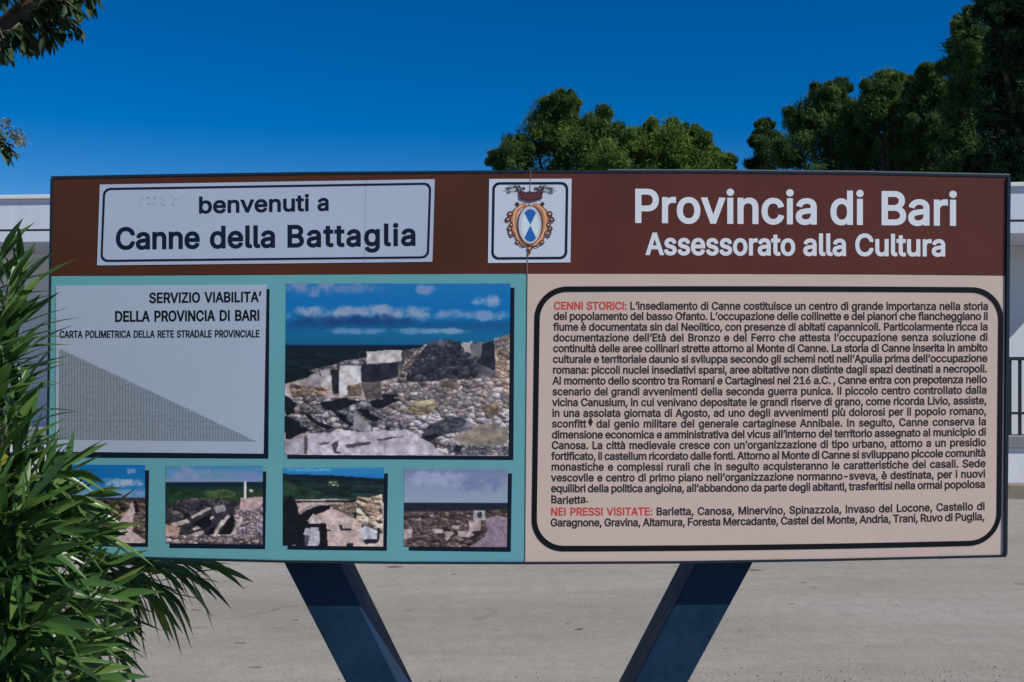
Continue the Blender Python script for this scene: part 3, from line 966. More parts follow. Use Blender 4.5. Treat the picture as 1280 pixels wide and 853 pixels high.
cv.stones([(668, 730), (690, 690), (745, 660), (790, 642), (850, 645), (895, 690), (820, 712), (740, 730), (695, 752)], 12, (10, 16), (100, 106, 122), (46, 50, 64), 150, .8, (24, 28, 40))
cv.fill([(665, 735), (720, 720), (760, 725), (700, 756)], (22, 26, 40), .3, 51)
cv.fill([(800, 742), (900, 690), (950, 676), (1052, 688), (1052, 765), (960, 780), (850, 768)], (108, 106, 106), .3, 52, 24, 50, 4)
cv.stones([(770, 745), (860, 770), (1055, 770), (1055, 815), (790, 815)], 90, (3, 6), (150, 150, 166), (70, 74, 88), 53)
cv.fill([(820, 770), (850, 775), (840, 805), (810, 800)], (24, 28, 40), .3, 54, 20, 20, 3)
cv.texture(0.37, 200); cv.soften(1)
cv.build('photograph', BIG, sign)

def tx_for(x0, y0, x1, y1, w, h): return lambda a, b_: ((a - x0) / (x1 - x0) * w, (b_ - y0) / (y1 - y0) * h)
# small photograph with the road between ruins (far left)
Q1 = [(68, 581), (181.5, 581.3), (181.5, 679), (68, 678)]
cv = Canvas(130, 112, tx_for(50, 75, 797, 715, 130, 112))
cv.grad([(0, (16, 96, 164)), (.25, (18, 100, 164)), (.35, (70, 128, 176)), (.42, (96, 124, 160)), (.425, (30, 30, 40)), (.46, (60, 54, 56)), (1, (70, 62, 60))])
clouds(cv, 400, 180, 820, 260, 60, (150, 166, 196), .34, .55, 8, 10); clouds(cv, 640, 95, 740, 155, 61, (104, 140, 186), .25, .5)
clouds(cv, 0, 70, 320, 200, 62, (70, 120, 170), .36, .6); clouds(cv, 200, 270, 820, 345, 63, (108, 140, 182), .3, .6, 6, 8)
cv.stones([(50, 370), (800, 360), (800, 715), (50, 715)], 380, (2, 6), (116, 100, 92), (40, 38, 40), 64, .5, (16, 16, 22))
cv.fill([(370, 430), (520, 430), (500, 560), (380, 560)], (14, 12, 26), .3, 65, 20, 20, 6)
cv.fill([(690, 372), (720, 480), (690, 620), (797, 690), (797, 715), (440, 715), (560, 570), (650, 450)], (150, 142, 158), .12, 66, 20, 20)
cv.fill([(710, 375), (740, 400), (750, 480), (715, 490)], (20, 22, 36), .3, 67, 20, 20, 4)
cv.stones([(700, 480), (797, 440), (797, 620), (700, 580)], 60, (2, 5), (150, 140, 136), (60, 56, 60), 68)
cv.texture(0.45, 201); cv.soften(1); cv.build('photograph', Q1, sign)
# small photograph with tumbled slabs and a white column
Q2 = [(207, 583), (328.6, 582), (328.4, 681), (207, 679)]
cv = Canvas(130, 106, tx_for(80, 80, 875, 722, 130, 106))
cv.grad([(0, (64, 120, 160)), (.08, (70, 128, 166)), (.2, (110, 132, 168)), (.205, (14, 32, 52)), (.25, (14, 34, 44)), (.33, (28, 50, 40)), (.42, (34, 52, 36)), (1, (50, 48, 54))])
clouds(cv, 60, 80, 480, 205, 70, (126, 134, 180), .30, .6, 5, 5); clouds(cv, 560, 110, 880, 210, 71, (110, 122, 176), .30, .6, 5, 5); clouds(cv, 280, 120, 700, 170, 72, (100, 130, 160), .36, .6)
cv.fill([(410, 290), (560, 275), (660, 300), (640, 345), (480, 350), (400, 330)], (52, 74, 48), .5, 73, 20, 20, 6)
cv.fill([(80, 250), (330, 300), (360, 340), (160, 400), (80, 420)], (22, 46, 34), .6, 74, 20, 20, 4)
cv.fill([(80, 440), (200, 350), (420, 345), (640, 370), (875, 340), (875, 722), (80, 722)], (40, 40, 52), .5, 75, 24, 24)
cv.stones([(80, 450), (200, 350), (420, 345), (640, 370), (480, 440), (280, 500), (80, 530)], 170, (2, 4), (92, 92, 104), (28, 30, 42), 76, .8, (16, 18, 30))
cv.stones([(640, 420), (875, 340), (875, 722), (640, 722)], 200, (2, 5), (176, 168, 182), (80, 76, 92), 77, .6, (24, 26, 44))
cv.fill([(690, 345), (875, 335), (870, 400), (800, 450), (680, 440)], (150, 138, 150), .3, 78, 20, 20, 5)
for q in ([(290, 500), (430, 420), (460, 430), (300, 520)], [(330, 570), (470, 490), (480, 505), (340, 590)], [(500, 590), (590, 480), (610, 490), (520, 610)], [(620, 640), (690, 500), (720, 505), (650, 660)], [(460, 650), (540, 520), (556, 530), (490, 670)], [(120, 560), (260, 520), (280, 545), (150, 590)], [(180, 690), (380, 610), (400, 630), (300, 700)], [(300, 600), (380, 560), (395, 580), (310, 620)]):
    cv.fill(q, (150, 148, 158), .4, 79, 20, 20, 4)
cv.fill([(470, 410), (560, 400), (580, 450), (500, 470)], (110, 114, 128), .3, 80, 20, 20, 4)
for q in ([(300, 560), (440, 470), (460, 560), (400, 600)], [(520, 640), (620, 490), (650, 520), (610, 660)], [(400, 640), (490, 560), (480, 640)]):
    cv.fill(q, (14, 16, 26), .4, 81, 20, 20, 4)
cv.fill([(80, 560), (200, 590), (190, 660), (100, 690), (80, 680)], (150, 130, 132), .3, 82, 20, 20, 4)
cv.stones([(80, 660), (620, 640), (875, 660), (875, 722), (80, 722)], 90, (2, 5), (176, 166, 176), (60, 58, 70), 83, .5, (18, 20, 30))
cv.fill([(725, 210), (742, 210), (742, 345), (722, 350)], (190, 196, 216), .05, 84)
cv.fill([(765, 270), (800, 280), (795, 300), (770, 295)], (150, 150, 140), .1, 85)
cv.texture(0.22, 202); cv.soften(1); cv.build('photograph', Q2, sign)
# small photograph with a courtyard and a pale wall
Q3 = [(353.8, 585), (480.3, 584.6), (479, 683.4), (353.6, 682)]
cv = Canvas(134, 106, tx_for(58, 95, 885, 742, 134, 106))
cv.grad([(0, (40, 124, 170)), (.1, (30, 110, 176)), (.13, (24, 100, 164)), (.14, (12, 30, 50)), (.2, (14, 36, 44)), (.35, (20, 40, 36)), (1, (150, 142, 150))])
clouds(cv, 50, 95, 500, 130, 90, (90, 150, 190), .3, .6, 5, 8)
cv.fill([(58, 145), (885, 190), (885, 340), (58, 340)], (17, 34, 38), .9, 91, 8, 30)
cv.fill([(58, 200), (200, 250), (400, 300), (300, 350), (58, 330)], (26, 48, 38), .5, 92, 10, 24)
cv.fill([(58, 146), (500, 160), (885, 190), (885, 215), (400, 190), (58, 170)], (12, 26, 44), .3, 93, 10, 20)
cv.stones([(425, 215), (500, 205), (520, 250), (430, 245)], 14, (1, 2), (150, 156, 140), (60, 80, 70), 94)
cv.fill([(150, 360), (470, 352), (885, 380), (885, 742), (58, 742), (58, 380)], (154, 146, 154), .18, 95, 20, 20)
cv.stones([(440, 400), (660, 370), (670, 520), (480, 440)], 110, (2, 4), (160, 146, 140), (80, 70, 72), 96)
cv.fill([(165, 370), (660, 362), (660, 380), (165, 388)], (22, 26, 34), .3, 97, 20, 20, 3)
cv.fill([(58, 370), (130, 320), (170, 380), (190, 480), (240, 450), (330, 410), (460, 400), (440, 440), (340, 480), (260, 560), (420, 555), (430, 742), (58, 742)], (12, 14, 24), .4, 98, 20, 20, 4)
cv.fill([(190, 470), (240, 420), (330, 395), (440, 395), (330, 412), (240, 450), (200, 490)], (120, 116, 124), .3, 99, 20, 20, 3)
cv.fill([(255, 540), (310, 470), (345, 510), (330, 550)], (150, 152, 166), .3, 100, 20, 20, 4)
cv.fill([(225, 640), (250, 592), (355, 590), (366, 690), (350, 742), (240, 742), (250, 660)], (146, 154, 180), .25, 101, 20, 20, 3)
cv.fill([(240, 655), (280, 655), (262, 742), (240, 742)], (60, 62, 84), .3, 102)
WALL = [(662, 332), (760, 345), (870, 315), (880, 640), (760, 580), (665, 540)]
cv.fill(WALL, (164, 156, 152), .25, 103, 24, 24, 3); cv.stones(WALL, 70, (1, 2.5), (176, 168, 160), (110, 96, 92), 104, .7, (110, 100, 100))
cv.fill([(690, 610), (740, 570), (850, 620), (850, 690), (720, 700)], (150, 160, 186), .2, 105, 20, 20, 4)
for q in ([(715, 690), (770, 680), (850, 682), (840, 715), (740, 722)], [(835, 590), (862, 590), (850, 690), (832, 690)], [(520, 570), (545, 565), (545, 595), (620, 600), (618, 615), (530, 612)], [(580, 720), (635, 712), (640, 742), (585, 742)], [(415, 608), (455, 608), (450, 620), (415, 620)], [(640, 460), (662, 460), (660, 520), (640, 510)], [(710, 560), (725, 565), (720, 590), (708, 585)]):
    cv.fill(q, (22, 26, 40), .3, 106, 20, 20, 2)
cv.texture(0.16, 203); cv.soften(1); cv.build('photograph', Q3, sign)
# small photograph under an overcast sky
Q4 = [(505, 586.8), (635, 587), (633.5, 684), (505, 683.5)]
cv = Canvas(134, 102, tx_for(62, 100, 850, 694, 134, 102))
cv.grad([(0, (104, 116, 156)), (.2, (122, 138, 166)), (.43, (128, 146, 172)), (.435, (20, 30, 50)), (.52, (22, 30, 44)), (.56, (60, 56, 60)), (1, (84, 74, 84))])
clouds(cv, 60, 100, 560, 240, 110, (140, 152, 184), .28, .6, 4, 4); clouds(cv, 400, 110, 860, 300, 111, (100, 114, 156), .36, .7, 4, 4)
cv.stones([(62, 430), (600, 420), (700, 480), (700, 600), (560, 694), (62, 694)], 300, (2, 5), (124, 112, 116), (50, 44, 50), 112, .55, (24, 22, 32))
cv.fill([(690, 480), (760, 440), (850, 460), (850, 694), (560, 694), (700, 600)], (112, 104, 128), .12, 113, 20, 20)
cv.stones([(690, 420), (850, 400), (850, 470), (770, 450), (700, 470)], 30, (2, 4), (110, 100, 90), (40, 38, 40), 114)
cv.fill([(590, 415), (680, 412), (684, 490), (592, 490)], (140, 146, 164), .1, 115, 20, 20, 2); cv.fill([(620, 430), (655, 428), (655, 470), (625, 475)], (40, 44, 62), .1, 116)
for q in ([(280, 555), (360, 560), (370, 590), (290, 585)], [(560, 500), (650, 490), (655, 560), (560, 580)], [(62, 565), (130, 555), (120, 620), (62, 640)], [(470, 570), (590, 580), (560, 620), (480, 615)], [(380, 580), (450, 580), (400, 650), (375, 640)], [(430, 535), (500, 530), (480, 560), (430, 555)]):
    cv.fill(q, (142, 136, 146), .3, 117, 20, 20, 4)
for q in ([(440, 600), (490, 560), (400, 660), (385, 655)], [(560, 630), (650, 570), (665, 580), (590, 640)], [(370, 545), (425, 560), (420, 575), (372, 570)], [(260, 640), (350, 640), (300, 670)]):
    cv.fill(q, (28, 26, 38), .3, 118, 20, 20, 2)
cv.texture(0.45, 204); cv.soften(1); cv.build('photograph', Q4, sign)

# printed drop edges under plate and photographs
pr = Print()
for (l, t, r_, b_, x0, y0, r0, b0) in ((70, 361.5, 337, 573.5, 70, 565, 329, 567), (359.3, 359.7, 643.2, 575.2, 358, 569, 635.5, 570), (68, 588, 186.5, 683.8, 68, 678, 181.4, 679), (212, 589.5, 333, 686.6, 210, 679, 328.3, 680), (359.5, 592, 485, 688.6, 358, 682, 479, 683), (511, 592, 640, 690, 510, 683, 633.4, 683.6)):
    pr.poly([(r0 - .5, t), (r_, t), (r_ - 1.5, b_), (l, b_ - 1.5), (l, y0 - 1), (r0 - .5, b0 - 1)], 0, 0.0005)
pr.build('printed_edge', [m_shadow], pb)

# distance chart plate
cc = [(70, 357.5), (333.2, 356), (329.5, 567.3), (70, 564.8)]
cp = plate('distance_chart', cc, sheet(alb(141, 158, 180), 0.03), th=0.0012)
pr = Print()
pr.text("SERVIZIO VIABILITA\u2019", 186.5, 378.8, 327, 377.3, 12.2, 0.024, 0, dz=0.0014, fit='scale')
pr.text('DELLA PROVINCIA DI BARI', 143.5, 402.2, 325, 400.6, 12.6, 0.024, 0, dz=0.0014, fit='scale')
pr.text('CARTA POLIMETRICA DELLA RETE STRADALE PROVINCIALE', 74.6, 422.6, 324.6, 421.6, 8.6, 0.022, 0, dz=0.0014, fit='scale')
pr.build('lettering', [m_black], cp)
NC = 66
cvt = Canvas(264, 240, lambda a, b_: (a, b_))
cvt.c[:] = (142, 158, 178)
r_ = np.random.default_rng(5)
xx, yy = cvt.xx, cvt.yy
col_i = (xx // 4).astype(int); row_i = (yy // 3.6).astype(int)
val = 0.44 + 0.32 * r_.random((240, 264))
val[(xx % 4) < 1] -= 0.27
val[(yy % 3.6) < 0.8] += 0.10
hl = (np.abs(yy - 172) < 1) | (np.abs(yy - 188) < 1)
val[hl] -= .10
base_ = np.array((142, 158, 178))[None, None, :]
pic = base_ * (0.42 + 0.62 * val[..., None])
stair = np.floor(xx / 4) * 4 * (236 / 262.0)
inside = (yy > stair + r_.random((1, 264)) * 2.0) & (yy < 236)
edge = inside & (yy < stair + 5)
cvt.c = np.where(inside[..., None], pic, np.nan)
keep = inside
# one small face per dot of the printed table
TRI = [(74.4, 436.5), (322, 437), (322, 554), (74, 551.5)]
def build_table():
    w, h = 264, 240
    a, b_, c_, d = [np.array(p, float) for p in TRI]
    u, v = np.meshgrid(np.linspace(0, 1, w + 1), np.linspace(0, 1, h + 1)); u = u[..., None]; v = v[..., None]
    q = (a * (1 - u) + b_ * u) * (1 - v) + (d * (1 - u) + c_ * u) * v
    V = np.stack([X(q[..., 0]), np.full(q.shape[:2], -0.0015), Z(q[..., 1])], -1).reshape(-1, 3)
    i = np.arange(h * (w + 1)).reshape(h, w + 1)[:, :w].ravel()
    Fc = np.stack([i + w + 1, i + w + 2, i + 1, i], 1)[keep.ravel()]
    me = mesh_np(V, Fc)
    pc = np.clip(cvt.c.reshape(-1, 3)[keep.ravel()], 0, 255)
    A = np.clip(lin(pc) / REF * .70, .002, .9)
    at_ = me.attributes.new('print', 'FLOAT_COLOR', 'FACE')
    at_.data.foreach_set('color', np.concatenate([A, np.ones((len(A), 1))], 1).astype(np.float32).ravel())
    link('printed_table', me, m_print, cp)
build_table()

# ---- history text ----------------------------------------------------------
LINES = [
 ("CENNI STORICI: L\u2019insediamento di Canne costituisce un centro di grande importanza nella storia", 387, 387.5),
 ("del popolamento del basso Ofanto. L\u2019occupazione delle collinette e dei pianori che fiancheggiano il", 400, 400),
 ("fiume \u00e8 documentata sin dal Neolitico, con presenze di abitati capannicoli. Particolarmente ricca la", 413.4, 413),
 ("documentazione dell\u2019Et\u00e0 del Bronzo e del Ferro che attesta l\u2019occupazione senza soluzione di", 426.8, 426),
 ("continuit\u00e0 delle aree collinari strette attorno al Monte di Canne. La storia di Canne inserita in ambito", 440.2, 439.3),
 ("culturale e territoriale daunio si sviluppa secondo gli schemi noti nell\u2019Apulia prima dell\u2019occupazione", 453.6, 452.4),
 ("romana: piccoli nuclei insediativi sparsi, aree abitative non distinte dagli spazi destinati a necropoli.", 467.1, 465.5),
 ("Al momento dello scontro tra Romani e Cartaginesi nel 216 a.C. , Canne entra con prepotenza nello", 480.6, 478.8),
 ("scenario dei grandi avvenimenti della seconda guerra punica. Il piccolo centro controllato dalla", 494.1, 492),
 ("vicina Canusium, in cui venivano depositate le grandi riserve di grano, come ricorda Livio, assiste,", 507.6, 505.2),
 ("in una assolata giornata di Agosto, ad uno degli avvenimenti pi\u00f9 dolorosi per il popolo romano,", 521, 518.3),
 ("sconfitt\u2666 dal genio militare del generale cartaginese Annibale. In seguito, Canne conserva la", 534.3, 531.5),
 ("dimensione economica e amministrativa del vicus all\u2019interno del territorio assegnato al municipio di", 548, 544.4),
 ("Canosa. La citt\u00e0 medievale cresce con un\u2019organizzazione di tipo urbano, attorno a un presidio", 561.3, 557.5),
 ("fortificato, il castellum ricordato dalle fonti. Attorno al Monte di Canne si sviluppano piccole comunit\u00e0", 574.8, 570.6),
 ("monastiche e complessi rurali che in seguito acquisteranno le caratteristiche dei casali. Sede", 588.2, 583.8),
 ("vescovile e centro di primo piano nell\u2019organizzazione normanno-sveva, \u00e8 destinata, per i nuovi", 601.8, 596.8),
 ("equilibri della politica angioina, all\u2019abbandono da parte degli abitanti, trasferitisi nella ormai popolosa", 615.2, 609.7),
 ("Barletta.", 628.6, 627.8),
 ("NEI PRESSI VISITATE: Barletta, Canosa, Minervino, Spinazzola, Invaso del Locone, Castello di", 644.4, 637.4),
 ("Garagnone, Gravina, Altamura, Foresta Mercadante, Castel del Monte, Andria, Trani, Ruvo di Puglia,", 658, 650.2)]
pr = Print()
for i, (s, ya, yb) in enumerate(LINES):
    t = i / 20.0
    x0 = 692 - 4 * t; x1 = 1235.5 - 4.5 * t
    if s == 'Barletta.': x1 = 735.5
    rn = (14, 1) if i == 0 else ((20, 1) if i == 19 else None)
    pr.text(s, x0, ya, x1, yb, 9.3, 0.0225, 0, sag=2.0 * t, dz=0.0003, runs=rn, space=0.5, plain=True, squeeze=0.955, fit=('scale' if s == 'Barletta.' else True))
pr.build('lettering', [m_grey, m_red], tb)
pr = Print()
bo = [(668.5, 358.5), (1254.5, 359.5), (1251, 681.5), (664, 689.5)]
bi = [(675.2, 365.2), (1248, 366.2), (1245.3, 675.2), (670.6, 682.4)]
def bowed(c, r, bow_t, bow_b):
    out = []
    pts = rquad(c, r, 12)
    res = []
    for i, p in enumerate(pts):
        q = pts[(i + 1) % len(pts)]
        n = 10 if np.hypot(*(q - p)) > 100 else 1
        for k in range(n): res.append(p + (q - p) * k / n)
    xl = min(p[0] for p in res); xr = max(p[0] for p in res); ym = sum(p[1] for p in res) / len(res)
    for p in res:
        t = (p[0] - xl) / (xr - xl)
        s_ = 4 * t * (1 - t)
        out.append((p[0], p[1] + (bow_t if p[1] < 520 else bow_b) * s_))
    return out
pr.ring(bowed(bo, 40, -1.0, 2.0), bowed(bi, 34, -1.0, 2.0), 0, 0.001)
pr.build('border', [m_black], tb)

# ---- crest plate -----------------------------------------------------------
kc = [(611.5, 224), (714.5, 223.7), (713, 328.3), (610, 329)]
kp = plate('crest_plate', kc, sheet(alb(168, 182, 203), 0.03), th=0.0015)
pr = Print()
pr.ring(rquad(inset(kc, 4.0), 9), rquad(inset(kc, 7.2), 6.5), 0, 0.0019)
pr.build('border', [m_navy], kp)
KM = [mat('crest_ink', alb(*c), 0.5, 0.3) for c in ((44, 38, 48), (84, 42, 54), (164, 112, 84), (196, 168, 132), (86, 54, 50), (160, 172, 196), (28, 88, 158), (178, 196, 220), (66, 92, 84), (150, 150, 160))]
DK, RED, ORG, GLD, BRN, SIL, BLU, PAL, GRN, GRY = range(10)
pr = Print()
lay = [0.0020]
def cr(a, b_): return (600 + a / 6.5615, 210 + b_ / 6.5615)      # 853 px enlargement of 600..730 x 210..340
def cp_(pts, m):
    lay[0] += 0.000012
    pr.poly([cr(*p) for p in pts], m, lay[0])
def ell(cx, cy, rx, ry, m, n=28, a0=0, a1=2 * math.pi):
    cp_([(cx + rx * math.cos(a0 + (a1 - a0) * i / n), cy + ry * math.sin(a0 + (a1 - a0) * i / n)) for i in range(n)], m)
def stroke(pts, w, m):
    for (ax, ay), (bx_, by_) in zip(pts, pts[1:]):
        d = math.hypot(bx_ - ax, by_ - ay) + 1e-6; nx_, ny_ = -(by_ - ay) / d * w / 2, (bx_ - ax) / d * w / 2
        cp_([(ax + nx_, ay + ny_), (bx_ + nx_, by_ + ny_), (bx_ - nx_, by_ - ny_), (ax - nx_, ay - ny_)], m)
for sg in (-1, 1):
    mx = lambda p: (408 + sg * (p[0] - 408), p[1])
    # sprays of leaves over the crown
    stroke([mx(p) for p in ((430, 225), (480, 186), (540, 160), (600, 180))], 9, DK)
    for k_, (lx_, ly_, dx_, dy_) in enumerate(((470, 185, -14, -34), (495, 172, 6, -34), (520, 165, 14, -30), (548, 163, 24, -22), (575, 168, 30, -12), (590, 180, 34, 8), (575, 175, 10, 40), (545, 170, 6, 30), (515, 172, -4, 26), (488, 185, 0, 24))):
        for ox, oy in ((0, 0), (12, 6), (-10, 5)): cp_([mx((p[0] + ox, p[1] + oy)) for p in ((lx_ - 7, ly_), (lx_ + dx_ * .5 + 6, ly_ + dy_ * .5), (lx_ + dx_, ly_ + dy_), (lx_ + dx_ * .5 - 7, ly_ + dy_ * .5))], (DK, DK, GRN, GRY)[k_ % 4])
    # cartouche scrolls
    cp_([mx(p) for p in ((440, 290), (500, 300), (545, 350), (560, 420), (555, 500), (520, 580), (460, 640), (408, 660), (408, 628), (460, 600), (505, 540), (520, 450), (505, 370), (470, 330), (430, 312))], ORG)
    stroke([mx(p) for p in ((470, 308), (520, 340), (540, 410), (535, 500), (500, 580), (440, 632))], 9, GLD)
    stroke([mx(p) for p in ((500, 312), (548, 352), (566, 420), (560, 510), (520, 590), (450, 648))], 6, BRN)
    for cx, cy, r_ in ((570, 380, 26), (588, 425, 24), (560, 560, 16), (575, 500, 22), (512, 298, 17), (510, 612, 20), (560, 470, 20), (540, 540, 16)):
        ell(mx((cx, cy))[0], cy, r_, r_ * .9, BRN if cx != 512 else DK, 14)
        stroke([(mx((cx, cy))[0] + r_ * math.cos(a) * .8, cy + r_ * math.sin(a) * .9) for a in (-2.5, -1.2, 0, 1.2)], 6, DK)
        ell(mx((cx, cy))[0] + 2, cy - 2, r_ * .5, r_ * .38, ORG if cx not in (512,) else BRN, 12)
        ell(mx((cx, cy))[0] + 3, cy - 2, r_ * .28, r_ * .25, GLD if cx not in (512,) else DK, 10)
    stroke([mx(p) for p in ((585, 400), (612, 432), (590, 450))], 8, DK)
    stroke([mx(p) for p in ((585, 490), (580, 540), (565, 565))], 10, BRN)
    ell(mx((492, 470))[0], 470, 9, 44, BRN, 14)
    stroke([mx(p) for p in ((420, 640), (470, 650), (520, 615))], 8, BRN)
# crown
cp_([(318, 200), (350, 192), (380, 204), (408, 190), (440, 204), (470, 190), (515, 200), (510, 252), (480, 262), (440, 276), (408, 280), (375, 276), (340, 262), (322, 252)], RED)
for k_ in range(7):
    ell(335 + 27 * k_, 208, 8, 12, DK, 10); ell(335 + 27 * k_, 232, 7, 6, BRN, 10)
stroke([(322, 250), (370, 262), (408, 266), (450, 262), (512, 250)], 8, DK)
stroke([(330, 222), (408, 226), (508, 222)], 5, BRN)
# oval shield
ell(410, 470, 102, 162, BRN); ell(410, 470, 94, 154, GLD); ell(410, 470, 90, 150, SIL)
ell(412, 474, 72, 134, PAL)
cp_([(412, 470)] + [(412 + 72 * math.sin(a), 474 - 134 * math.cos(a)) for a in np.linspace(-.72, .72, 12)], BLU)
cp_([(412, 474)] + [(412 + 72 * math.sin(a), 474 + 134 * math.cos(a)) for a in np.linspace(.72, -.72, 12)], BLU)
ell(408, 662, 22, 20, RED, 14); ell(408, 660, 10, 9, GLD, 10); ell(404, 695, 13, 16, BRN, 12); ell(402, 714, 8, 8, ORG, 10)
pr.build('crest', KM, kp)

# seam between the two halves, running over the crest plate
pr = Print()
pr.poly([(663.0, 213), (663.7, 213), (659.2, 342), (658.4, 342)], 0, 0.0028)
pr.poly([(657.9, 342.5), (659.4, 342.5), (656.6, 702.5), (655.1, 702.5)], 1, 0.0006)
pr.build('seam', [mat('seam_grey', alb(104, 104, 104), .6, .3), mat('seam_dark', alb(58, 74, 82), .6, .3)], sign)

# ------------------------------------------------------------------ oleander bush
def lanceolate(base, d, up, L, W, bend, out, tints, tint, box):
    """one folded, arching leaf of 5 stations appended to out"""
    d = d.normalized(); side = d.cross(up)
    if side.length < 1e-4: return
    side.normalize(); nrm = side.cross(d).normalized()
    st = []
    for t, w in ((0, .12), (.2, .62), (.45, 1.0), (.72, .72), (1, .04)):
        c = base + d * (L * t) - Vector((0, 0, 1)) * (bend * L * t * t)
        h = W * .5 * w
        st.append((c + side * h + nrm * (h * .35), c, c - side * h + nrm * (h * .35)))
    if box:
        for s3 in st:
            for p in s3:
                if box(p): return
    k = len(out[0])
    for s3 in st: out[0].extend(tuple(p) for p in s3)
    for i in range(4):
        a = k + 3 * i
        out[1].append((a, a + 3, a + 4, a + 1)); out[1].append((a + 1, a + 4, a + 5, a + 2))
    tints.extend([tint] * 15)

def in_sign(p):
    if D0 - 0.012 < p.y < D0 + 0.30 and X(54) < p.x and Z(708) < p.z < Z(214): return True
    if D0 + 0.05 < p.y < D0 + 0.3 and -0.75 < p.x < -0.2 and p.z < 1.0: return True
    return False

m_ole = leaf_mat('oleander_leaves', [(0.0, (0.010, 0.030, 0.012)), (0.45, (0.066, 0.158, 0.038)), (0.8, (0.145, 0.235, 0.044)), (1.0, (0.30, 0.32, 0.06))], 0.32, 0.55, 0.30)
m_stem = weathered((0.10, 0.085, 0.05), 0.3, 20, 0.8, 0.2)
BX, BY = -1.78, 3.12
bush = thing('oleander_bush', 'dense dark green oleander bush with long narrow leaves at the left end of the board', 'bush', (BX, BY, 0))
rb = random.Random(21)
out = ([], []); tints = []
stems = MB()
def shoot(px, py, d, lean=None, n=8, L=0.18, run=0.28, tint=.42, droop=0.14):
    tip = Vector(at(px, py, d))
    b0 = Vector((BX + rb.uniform(-.22, .22), BY + rb.uniform(-.25, .25), 0))
    out_ = Vector((tip.x - b0.x, tip.y - b0.y, 0))
    c = b0 + out_ * rb.uniform(.45, .95) + Vector((0, 0, tip.z * rb.uniform(.35, .8)))
    if py > 640: c = b0 + out_ * rb.uniform(.3, .6) + Vector((0, 0, tip.z * rb.uniform(.75, 1.0)))
    if lean is not None: c = tip - Vector(lean).normalized() * (tip - b0).length * .5
    pts = [b0.lerp(c, t).lerp(c.lerp(tip, t), t) for t in [i / 14 for i in range(15)]]
    if all(not in_sign(p) for p in pts):
        stems.tube([p - Vector((BX, BY, 0)) for p in pts], [0.011 - 0.0006 * i for i in range(15)], 5)
    total = (tip - b0).length
    f0 = max(0.2, 1 - run / total)
    for k in range(n):
        t = f0 + (1 - f0) * (k / (n - 1)) ** 0.85
        p = b0.lerp(c, t).lerp(c.lerp(tip, t), t)
        tg = ((c - b0) * (2 * (1 - t)) + (tip - c) * (2 * t)).normalized()
        a = tg.cross(Vector((.2, .3, .93))).normalized(); b2 = tg.cross(a)
        ph = rb.uniform(0, 6.28)
        spread = 1.15 - .75 * (k / (n - 1)) + rb.uniform(-.15, .15)
        tt = tint + rb.gauss(0, .12)
        for j in range(3):
            w = ph + j * 2.094 + rb.uniform(-.25, .25)
            rad = a * math.cos(w) + b2 * math.sin(w)
            dd = tg * math.cos(spread) + rad * math.sin(spread)
            ll = L * rb.uniform(.6, 1.25) * (0.75 if k >= n - 2 else 1)
            lanceolate(p - Vector((BX, BY, 0)), dd, (tg * 1.0 - rad * .3), ll, ll * rb.uniform(.11, .16), droop * rb.uniform(.2, 1.5), out, tints,
                       min(1, max(0, tt + rb.gauss(0, .10) + (.35 if rb.random() < .03 else 0))), (lambda q: in_sign(q + Vector((BX, BY, 0)))))

# loose sprays over the board's lower left corner
for px, py, d in ((104, 620, 2.9), (124, 664, 2.92), (84, 590, 2.85)):
    shoot(px, py, d, lean=(1, -.05, .1), n=6, run=.2, L=.19, tint=.5)
# shoots that make the outline: (photo column, row, distance)
OUT = [(6, 318, 3.0), (34, 336, 3.05), (20, 352, 2.9), (30, 392, 3.0), (6, 384, 2.8), (28, 425, 3.1), (8, 455, 2.8), (30, 480, 3.05), (14, 520, 2.8), (34, 540, 2.95), (40, 575, 2.9), (62, 582, 2.95),
       (72, 610, 2.9), (88, 600, 3.0), (96, 660, 2.85), (82, 640, 2.95), (60, 655, 2.75), (112, 668, 2.9), (120, 705, 2.95), (90, 720, 2.8), (135, 735, 3.0), (105, 760, 2.8), (130, 790, 2.95), (90, 810, 2.8), (60, 770, 2.7),
       (120, 840, 2.9), (75, 860, 2.75), (30, 820, 2.65), (20, 760, 2.7), (20, 700, 2.7), (15, 640, 2.7), (5, 580, 2.7), (45, 620, 2.7), (50, 690, 2.7), (50, 740, 2.75), (110, 880, 2.85), (40, 880, 2.7), (-5, 860, 2.6), (-10, 720, 2.6)]
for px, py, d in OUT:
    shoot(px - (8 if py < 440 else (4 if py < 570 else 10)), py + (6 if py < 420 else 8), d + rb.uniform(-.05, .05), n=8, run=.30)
for px, py in ((-50, 330), (-70, 350), (-50, 370), (-90, 420), (-40, 430), (-60, 500), (-100, 560), (-50, 600), (-120, 660), (-70, 690), (-40, 780), (-110, 800), (-160, 480), (-170, 620), (-150, 380), (-140, 880), (-200, 760)):
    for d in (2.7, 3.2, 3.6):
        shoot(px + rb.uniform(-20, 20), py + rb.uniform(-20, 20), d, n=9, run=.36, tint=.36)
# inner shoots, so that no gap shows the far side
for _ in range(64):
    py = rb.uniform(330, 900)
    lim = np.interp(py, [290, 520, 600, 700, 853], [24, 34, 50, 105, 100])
    shoot(rb.uniform(-120, lim - 35), py, rb.uniform(2.75, 3.3), n=9, run=.38, tint=.36)
